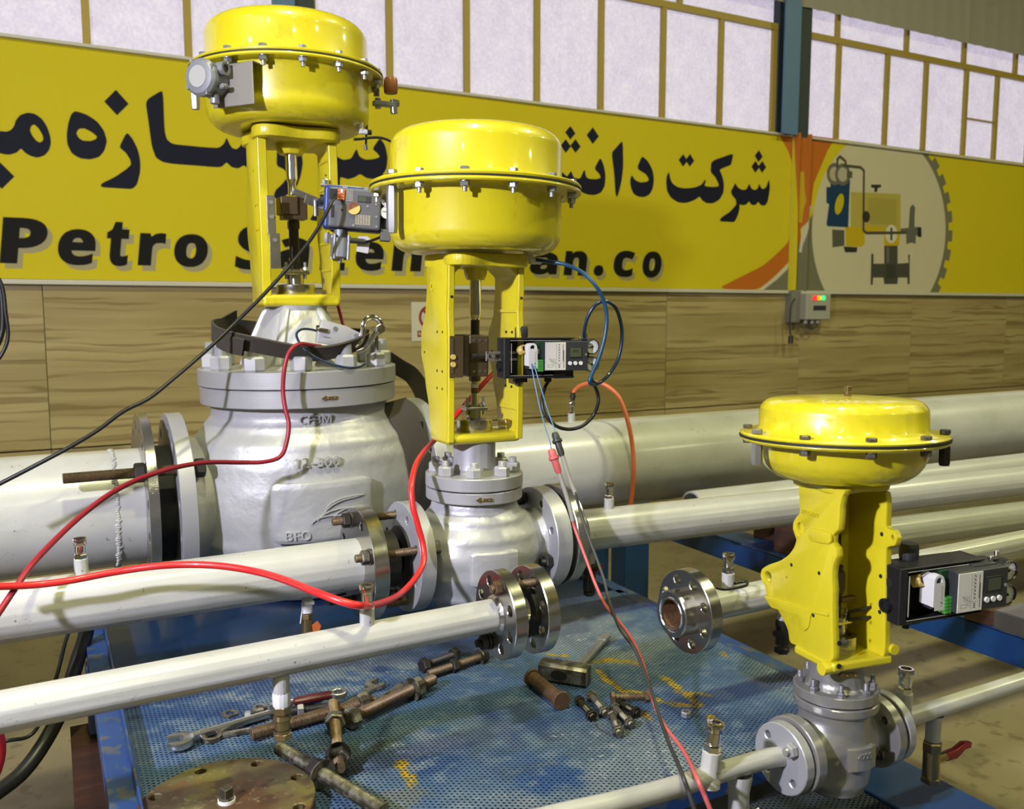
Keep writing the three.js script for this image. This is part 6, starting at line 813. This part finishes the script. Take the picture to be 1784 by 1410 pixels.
cable('cable_tie', 'small black cable loop lying on the pipe beside its test point', 'cable tie', [[1.1447,1.059,-1.29],[1.1564,1.0566,-1.28],[1.1904,1.0549,-1.28],[1.2224,1.0519,-1.29],[1.2331,1.0546,-1.3],[1.2287,1.0525,-1.31],[1.2104,1.0516,-1.31]], 0.003, M.blackCable, 60);

// ---------- sling, shackle and terminal box on the big valve ----------
function ribbon(path, w, th, dir) {                      // flat webbing along a path; dir(i) gives the direction of its width
  const c = new THREE.CatmullRomCurve3(path.map(V3)), n = path.length * 10, pos = [], uv = [], idx = [], L = c.getLength();
  for (let i = 0; i <= n; i++) { const t = i / n, p = c.getPointAt(t), k = t * (path.length - 1), a = Math.floor(Math.min(k, path.length - 2)), f = k - a, d = V3(dir[a]).lerp(V3(dir[a + 1]), f).normalize(), tan = c.getTangentAt(t), nn = tan.clone().cross(d).normalize();
    for (const [s, q] of [[-1, -1], [-0.5, -0.75], [0, -1], [0.5, -0.75], [1, -1], [1, 1], [0.5, 1.25], [0, 1], [-0.5, 1.25], [-1, 1]]) { pos.push(p.x + d.x * s * w / 2 + nn.x * q * th / 2, p.y + d.y * s * w / 2 + nn.y * q * th / 2, p.z + d.z * s * w / 2 + nn.z * q * th / 2); uv.push(t * L, s * w / 2); } }
  for (let i = 0; i < n; i++) for (let k = 0; k < 10; k++) { const a = i * 10 + k, b = i * 10 + (k + 1) % 10; idx.push(a, b, a + 10, b, b + 10, a + 10); }
  const g = new THREE.BufferGeometry(); g.setAttribute('position', new THREE.Float32BufferAttribute(pos, 3)); g.setAttribute('uv', new THREE.Float32BufferAttribute(uv, 2)); g.setIndex(idx); g.computeVertexNormals(); return toCreasedNormals(g, 0.7);
}
{ const t = thing('lifting_sling', 'dark brown webbing sling round the neck and right side of the tallest valve', 'sling');
  part('webbing', ribbon([[.8309,1.5162,-2.44],[.7496,1.4929,-2.4],[.6795,1.4823,-2.385],[.607,1.4873,-2.38],[.5404,1.5007,-2.39],[.4845,1.5133,-2.41],[.442,1.5248,-2.46],[.4249,1.5382,-2.56],[.4652,1.5512,-2.72],[.5765,1.5443,-2.86],[.713,1.5273,-2.9],[.8551,1.5227,-2.86],[.9264,1.514,-2.72]], 0.05, 0.007, [[0, 0.6, 0.5], [0, 0.7, 0.6], [0, 0.75, 0.6], [0, 0.8, 0.6], [0, 0.85, 0.5], [0, 0.95, 0.35], [-0.1, 1, 0.15], [-0.3, 1, 0], [0, 1, -0.2], [0, 1, -0.3], [0, 1, -0.3], [0, 1, -0.2], [0.2, 1, 0]]), M.strap, t);
  part('webbing', ribbon([[.5533,1.573,-2.9],[.4785,1.5471,-2.75],[.432,1.5256,-2.55],[.4472,1.5095,-2.45],[.4747,1.5016,-2.4]], 0.055, 0.006, [[0, 1, 0], [0, 1, 0.2], [-0.3, 1, 0.2], [0, 0.9, 0.5], [0, 0.8, 0.6]]), M.strap, t);
  part('webbing', ribbon([[.9437,1.4554,-2.62],[1.0024,1.42,-2.64],[1.055,1.3894,-2.66],[1.1025,1.32,-2.68],[1.1222,1.2404,-2.7],[1.1313,1.1206,-2.72]], 0.055, 0.007, [[0.3, 0.8, 0.4], [0.5, 0.7, 0.3], [0.7, 0.6, 0.2], [0.9, 0.2, 0], [1, 0, 0], [1, 0, 0]]), M.strap, t);
  part('webbing', ribbon([[.9349,1.3238,-2.52],[.9521,1.2754,-2.47],[.9724,1.1994,-2.44],[.9857,1.1037,-2.43],[.9958,.9772,-2.44],[.9985,.8284,-2.46]], 0.085, 0.007, [[0.9, 0.25, 0.3], [1, 0.1, -0.05], [1, -0.05, -0.3], [0.95, -0.05, -0.4], [0.95, 0, -0.4], [0.95, 0, -0.4]]), M.strap, t); }
{ const c = [.8382,1.5364,-2.42], t = thing('shackle', 'steel bow shackle with a bolt through its eye on the sling', 'shackle', c);
  const pts = []; for (let i = 0; i <= 14; i++) { const a = -0.35 * PI + i / 14 * 1.45 * PI; pts.push([Math.cos(a) * 0.027, 0.018 + Math.sin(a) * 0.027, 0.002]); } pts.push([-0.034, -0.02, 0.0]); pts.push([-0.052, -0.038, -0.004]);
  part('bow', tube(pts, 0.0085, 80, 12), M.chrome, t); part('bow', tube([[0.02, 0.018, 0.02], [0.004, 0.002, 0.022], [-0.012, -0.02, 0.022], [-0.03, -0.042, 0.02], [-0.05, -0.052, 0.012]], 0.008, 40, 12), M.chrome, t);
  part('pin', [alongZ(cyl(0.008, 0.05, 20)).translate(0.012, 0.012, -0.018), alongZ(hex(0.026, 0.012)).translate(0.012, 0.012, 0.03), alongZ(cyl(0.008, 0.01, 16)).translate(0.012, 0.012, 0.038), cyl(0.005, 0.05, 12, -0.05).translate(0.012, 0, 0.005)], M.steel, t); }
{ const c = [.7459,1.5336,-2.45], t = thing('terminal_box', 'light grey terminal box tilted beside the neck of the big valve', 'terminal box', c); t.rotation.y = -0.1; t.rotation.z = -0.16;
  part('case', ext([[-0.056, -0.034], [0.02, -0.034], [0.062, -0.012], [0.062, 0.012], [0.02, 0.026], [-0.05, 0.034], [-0.058, 0.0]], 0.034, 0.003, [], false).translate(0, 0, -0.02), M.paintedNut, t);
  for (const [x, y] of [[-0.012, 0.014], [0.05, 0.004]]) part('cover_screw', alongZ(cyl(0.006, 0.005, 16)).translate(x, y, 0.013), M.bolt, t);
  part('fitting', [alongX(hex(0.016, 0.012)).translate(-0.064, 0.008, 0.004), rbox(0.03, 0.012, 0.014, 0.003, -0.045, 0.004, 0.015), cyl(0.009, 0.014, 16, -0.05).translate(-0.05, 0, 0.002)], M.chrome, t); part('marking', [box(0.016, 0.002, 0.0006, -0.034, -0.002, 0.0142), box(0.02, 0.0016, 0.0006, -0.03, -0.014, 0.0142)], M.dark, t); }
{ const t = thing('eye_bolt', 'blurred steel eye fitting behind the sling at the left of the big valve', 'eye bolt', [.51,1.5521,-2.86]); part('ring', new THREE.TorusGeometry(0.014, 0.006, 10, 24), M.steel, t); part('shank', cyl(0.006, 0.14, 12, -0.15), M.steel, t); }

// ---------- tools and fasteners on the tray ----------
const flat = (a, b) => { const d = [b[0] - a[0], b[2] - a[2]]; return [Math.atan2(-d[1], d[0]), Math.hypot(...d)]; };
const LOOSE = 'loose studs on the tray';
function studOn(label, a, b, r, mat, nuts, nutMat, lift = 0, group) {   // lies on the tray from a to b; nuts: [share of the length, washer?]
  const [ang, L] = flat(a, b), rise = (nuts.length ? r * 0.75 : 0.001) + lift, t = thing('stud_bolt', label, 'stud bolt', [a[0], TY + r + rise, a[2]], group); t.rotation.y = ang;
  part('stud', alongX(thread(r, L, 0.0027, 18)), mat, t);
  for (const [k, w] of nuts) { part('nut', alongX(hex(r * 3.1, r * 1.9, r * 0.7, k * L)).rotateX(rr(0, 1)), nutMat, t); if (w) part('washer', alongX(lathe([[r * 1.02, 0], [r * 2.05, 0], [r * 2.05, 0.003], [r * 1.02, 0.003], [r * 1.02, 0]], 30)).translate(k * L + (w > 0 ? r * 2.1 : -0.005), 0, 0), M.zinc, t); }
  return t;
}
studOn('long rusty brown stud lying under the brass drain of the front pipe', [.312,.79,-1.6268], [.5648,.79,-1.6557], 0.0122, M.rust, [[0.86, 0]], M.oldSteel, -0.006);
studOn('long rusty stud with a bright washer and two nuts, right of the ring spanner', [.4872,.79,-1.5874], [.7085,.79,-1.6818], 0.0118, M.rust, [[0.0, 0], [0.74, -1]], M.oldSteel);
studOn('dark oily stud with a thin washer at its far end, near the front flanges', [.7137,.79,-1.7259], [.8756,.79,-1.7621], 0.0085, M.rust, [[0.38, 0], [0.9, -1]], M.darkSteel);
studOn('short dark stud with a nut on both ends, beside the front pipe', [.7155,.79,-1.7703], [.8159,.79,-1.7979], 0.0092, M.darkSteel, [[0, 0], [0.86, 0]], M.darkSteel);
studOn('brown stud pointing at the viewer with a nut, a washer and another nut', [.4812,.79,-1.6624], [.4171,.79,-1.4115], 0.0112, M.rust, [[0.26, 0], [0.82, -1]], M.oldSteel, 0.004);
studOn('pale zinc stud with a big washer beside the round rusty plate', [.3415,.79,-1.5291], [.4381,.79,-1.2499], 0.0122, M.zinc, [[0.36, 1]], M.darkSteel, 0.004);
studOn('thin dark bolt with bright nuts behind the long open spanner', [.3127,.79,-1.7105], [.4796,.79,-1.6806], 0.0068, M.darkSteel, [[0.02, 0], [0.62, 0]], M.bolt);
function hexBolt(label, a, b, r, mat, nutAt, group) { const [ang, L] = flat(a, b), t = thing('hex_bolt', label, 'bolt', [a[0], TY + r * 1.62, a[2]], group); t.rotation.y = ang;
  part('head', alongX(hex(r * 3, r * 1.3, 0, 0)).rotateX(0.5), mat, t); part('shank', alongX(cyl(r, L * 0.45, 20)), mat, t); part('thread', alongX(thread(r, L * 0.55, 0.002, 16)).translate(L * 0.45, 0, 0), mat, t); if (nutAt) part('nut', alongX(hex(r * 3, r * 1.6, r * 0.8, nutAt * L)).rotateX(0.2), mat, t); }
hexBolt('oily dark brown bolt at the left of the heap of bolts', [.9401,.79,-1.4669], [.9238,.79,-1.3865], 0.0068, M.oil, 0.8);
hexBolt('grey green bolt whose nut faces the viewer, second from the left in the heap', [.9754,.79,-1.4755], [.9541,.79,-1.3869], 0.0068, M.zinc, 0.8);
hexBolt('rusty orange bolt lying level at the back of the heap', [1.0062,.79,-1.4467], [1.0832,.79,-1.4117], 0.0068, M.rust, 0.84);
hexBolt('bright bolt with its nut towards the viewer in the middle of the heap', [.9874,.79,-1.4091], [.9724,.79,-1.3253], 0.0066, M.zinc, 0.82);
hexBolt('short bright bolt nearest the viewer in the heap', [.9642,.79,-1.3816], [.9296,.79,-1.3066], 0.0066, M.zinc, 0.78);
hexBolt('dark oily bolt at the right of the heap of bolts', [1.0071,.79,-1.4192], [1.012,.79,-1.3588], 0.0068, M.oil, 0.78);
function nutOn(label, a, af, h, mat) { const t = thing('hex_nut', label, 'nut', [a[0], TY + 0.0005, a[2]]); t.rotation.y = 0.4; part('nut_body', hex(af, h, af * 0.3, 0), mat, t); part('bore', cyl(af * 0.31, h * 0.6, 16, 0), M.darkSteel, t); }
nutOn('dark steel nut standing between the front pipe and the spanners', [.3492,.79,-1.7301], 0.027, 0.019, M.oldSteel);
nutOn('lone bright nut near the test point of the thin pipe', [1.1006,.79,-1.3199], 0.019, 0.012, M.bolt);
{ const a = [.2983,.79,-1.7631], t = thing('washer', 'flat bright washer lying alone near the front pipe', 'washer', [a[0], TY, a[2]]); part('ring', lathe([[0.0085, 0], [0.0165, 0], [0.0165, 0.003], [0.0085, 0.003], [0.0085, 0]], 36), M.zinc, t); }
cable('wire_scrap', 'thin grey wire scrap curling under the heap of bolts', 'wire', [[.9218,.792,-1.3774],[.917,.793,-1.3561],[.9196,.793,-1.3362],[.9325,.793,-1.3241],[.9485,.793,-1.326]], 0.0014, M.greyWire, 40);
function spanner(label, a, b, w, mat, o) {               // open end at a, ring end at b
  const [ang, L] = flat(a, b), t = thing('spanner', label, 'spanner', [a[0], TY + (o.y || 0.001), a[2]]); t.rotation.y = ang; if (o.tilt) t.rotation.z = o.tilt; const th = o.th || 0.009;
  if (o.jaw) { const R = o.jaw, out = []; for (let i = 0; i <= 20; i++) { const q = 2.55 - i / 20 * 5.1; out.push([R + Math.cos(q) * R, Math.sin(q) * R]); } const hw = R * 0.5; out.push([R * 0.25, -hw], [R * 1.05, -hw], [R * 1.3, -hw * 0.5], [R * 1.3, hw * 0.5], [R * 1.05, hw], [R * 0.25, hw]);
    part('jaw', ext(out, th * 1.25, 0.0015, [], false).rotateX(-PI / 2).rotateY(-0.26).translate(0, 0, 0), mat, t); }
  part('shank', [ext([[o.jaw ? o.jaw * 1.7 : 0, -w * 0.62], [L * 0.5, -w * 0.42], [L - (o.ring || 0) * 0.9, -w * 0.5], [L - (o.ring || 0) * 0.9, w * 0.5], [L * 0.5, w * 0.42], [o.jaw ? o.jaw * 1.7 : 0, w * 0.62]], th, 0.0022, [], false).rotateX(-PI / 2), rbox(L * 0.6, th * 0.35, w * 0.4, 0.001, L * 0.5, th, 0)], mat, t);
  if (o.ring) { const pts = [], R = o.ring; for (let k = 0; k < 24; k++) { const q = k / 24 * 2 * PI, r = R * (k % 2 ? 0.6 : 0.68); pts.push([Math.cos(q) * r, Math.sin(q) * r]); }
    const s = new THREE.Shape(); s.absarc(0, 0, R - 0.001, 0, 2 * PI); s.holes.push(new THREE.Path(pts.reverse().map((p) => new THREE.Vector2(p[0], p[1])))); part('ring', toCreasedNormals(boxUV(new THREE.ExtrudeGeometry(s, { depth: th * 1.1, bevelEnabled: true, bevelSize: 0.001, bevelThickness: 0.001, bevelSegments: 1, curveSegments: 24 })), 0.5).rotateX(-PI / 2).rotateZ(o.rt || 0).translate(L, o.ry || 0, 0), mat, t); }
  if (o.grip) part('grip', alongX(lathe([[0.004, 0], [0.0085, 0.004], [0.0105, 0.03], [0.0095, 0.075], [0.006, 0.082], [0, 0.083]], 24)).scale(1, 0.8, 1.25).translate(o.grip, th * 0.55, 0), M.redGrip, t, 'dark red grip');
}
M.redGrip = phys({ color: new THREE.Color(0.05, 0.004, 0.006), roughness: 0.4 });
M.tool = std({ color: new THREE.Color(0.5, 0.49, 0.46), metalness: 0.95, roughness: 0.28, bumpMap: T.fine, bumpScale: 0.0002 });
spanner('long polished open ended spanner pointing left towards the tray edge', [.1633,.79,-1.6668], [.4737,.79,-1.7223], 0.016, M.tool, { jaw: 0.026, th: 0.011, y: 0.007 });
spanner('dark ring spanner lying half under the long polished one', [.4089,.79,-1.6563], [.2476,.79,-1.6713], 0.014, M.oldSteel, { ring: 0.019, th: 0.008 });
spanner('ring spanner with a dark red grip and a bright ring head', [.3647,.79,-1.7077], [.5012,.79,-1.6926], 0.012, M.tool, { ring: 0.018, th: 0.008, grip: 0.045, y: 0.022, tilt: 0.02 });
spanner('grey open ended spanner with its jaw pointing away from the viewer', [.6206,.79,-1.7553], [.4657,.79,-1.6537], 0.015, M.oldSteel, { jaw: 0.022, th: 0.008 });
spanner('flat steel spanner handle leaning beside the grey open jaw', [.655,.79,-1.7203], [.5464,.79,-1.6449], 0.017, M.oldSteel, { th: 0.009 });
{ const a = [.9403,.79,-1.6185], b = [1.0065,.79,-1.539], [ang, L] = flat(a, b), t = thing('hammer', 'short sledge hammer with a worn steel head and bright metal handle', 'hammer', [(a[0] + b[0]) / 2, TY, (a[2] + b[2]) / 2]); t.rotation.y = ang;
  const c = ext([[-0.021, 0.006], [-0.015, 0], [0.015, 0], [0.021, 0.006], [0.021, 0.036], [0.015, 0.042], [-0.015, 0.042], [-0.021, 0.036]], 0.112, 0.004, [], false).rotateY(PI / 2).translate(-0.056, 0, -0.004);
  part('head', c, M.oldSteel, t); part('eye', alongZ(cyl(0.0115, 0.004, 28)).scale(1.6, 0.95, 1).translate(-0.006, 0.021, 0.0155), M.gasket, t, 'dark oval eye'); 
  const h0 = [1.0133,.803,-1.5942], h1 = [1.1922,.803,-1.7349], hd = flat(h0, h1), hx = h0[0] - t.position.x, hz = h0[2] - t.position.z, ca = Math.cos(-ang), sa = Math.sin(-ang);
  part('handle', [rbox(hd[1], 0.013, 0.021, 0.005, hd[1] / 2, 0, 0), rbox(0.05, 0.016, 0.024, 0.006, hd[1] - 0.025, 0, 0)].map((g) => g.rotateY(hd[0] - ang).translate(hx * ca + hz * sa, 0.014, -hx * sa + hz * ca)), M.rodZinc, t, 'bright metal handle'); }
{ const a = [.901,.79,-1.5954], b = [.8976,.79,-1.463], [ang, L] = flat(a, b), t = thing('clevis_pin', 'rusty brown spool shaped pin beside the hammer head', 'pin', [a[0], TY + 0.0195, a[2]]); t.rotation.y = ang;
  part('spindle', alongX(cyl(0.0145, L, 32)), M.brownRust, t); for (const g of [alongX(lathe([[0, 0], [0.0185, 0], [0.0195, 0.0015], [0.0195, 0.006], [0.0185, 0.0075], [0, 0.0075]], 36)), alongX(lathe([[0, 0], [0.0185, 0], [0.0195, 0.0015], [0.0195, 0.007], [0.0185, 0.0085], [0, 0.0085]], 36)).translate(L - 0.008, 0, 0)]) part('collar', g, M.brownRust, t); }
{ const c = [.2255,.817,-1.3928], h = [.2935,.817,-1.4911], t = thing('blind_flange', 'round rusty steel plate with bolt holes and a square plug, lying on the tray', 'flange', [c[0], TY, c[2]]);
  const a = Math.atan2(-(h[2] - c[2]), h[0] - c[0]) - PI / 8;
  part('plate', disc(0.1395, 0, 0.026, 8, 0.0112, 0.1206, 96, a), M.plate, t); part('plug', [lathe([[0, 0.024], [0.013, 0.024], [0.0125, 0.034], [0, 0.034]], 24), rbox(0.016, 0.018, 0.016, 0.002, 0, 0.041, 0).rotateY(0.5)], M.oldSteel, t, 'square headed plug'); part('tape', cyl(0.0138, 0.006, 20, 0.0255), M.ptfe, t, 'white tape round the plug'); }

renderer.render(scene, camera);
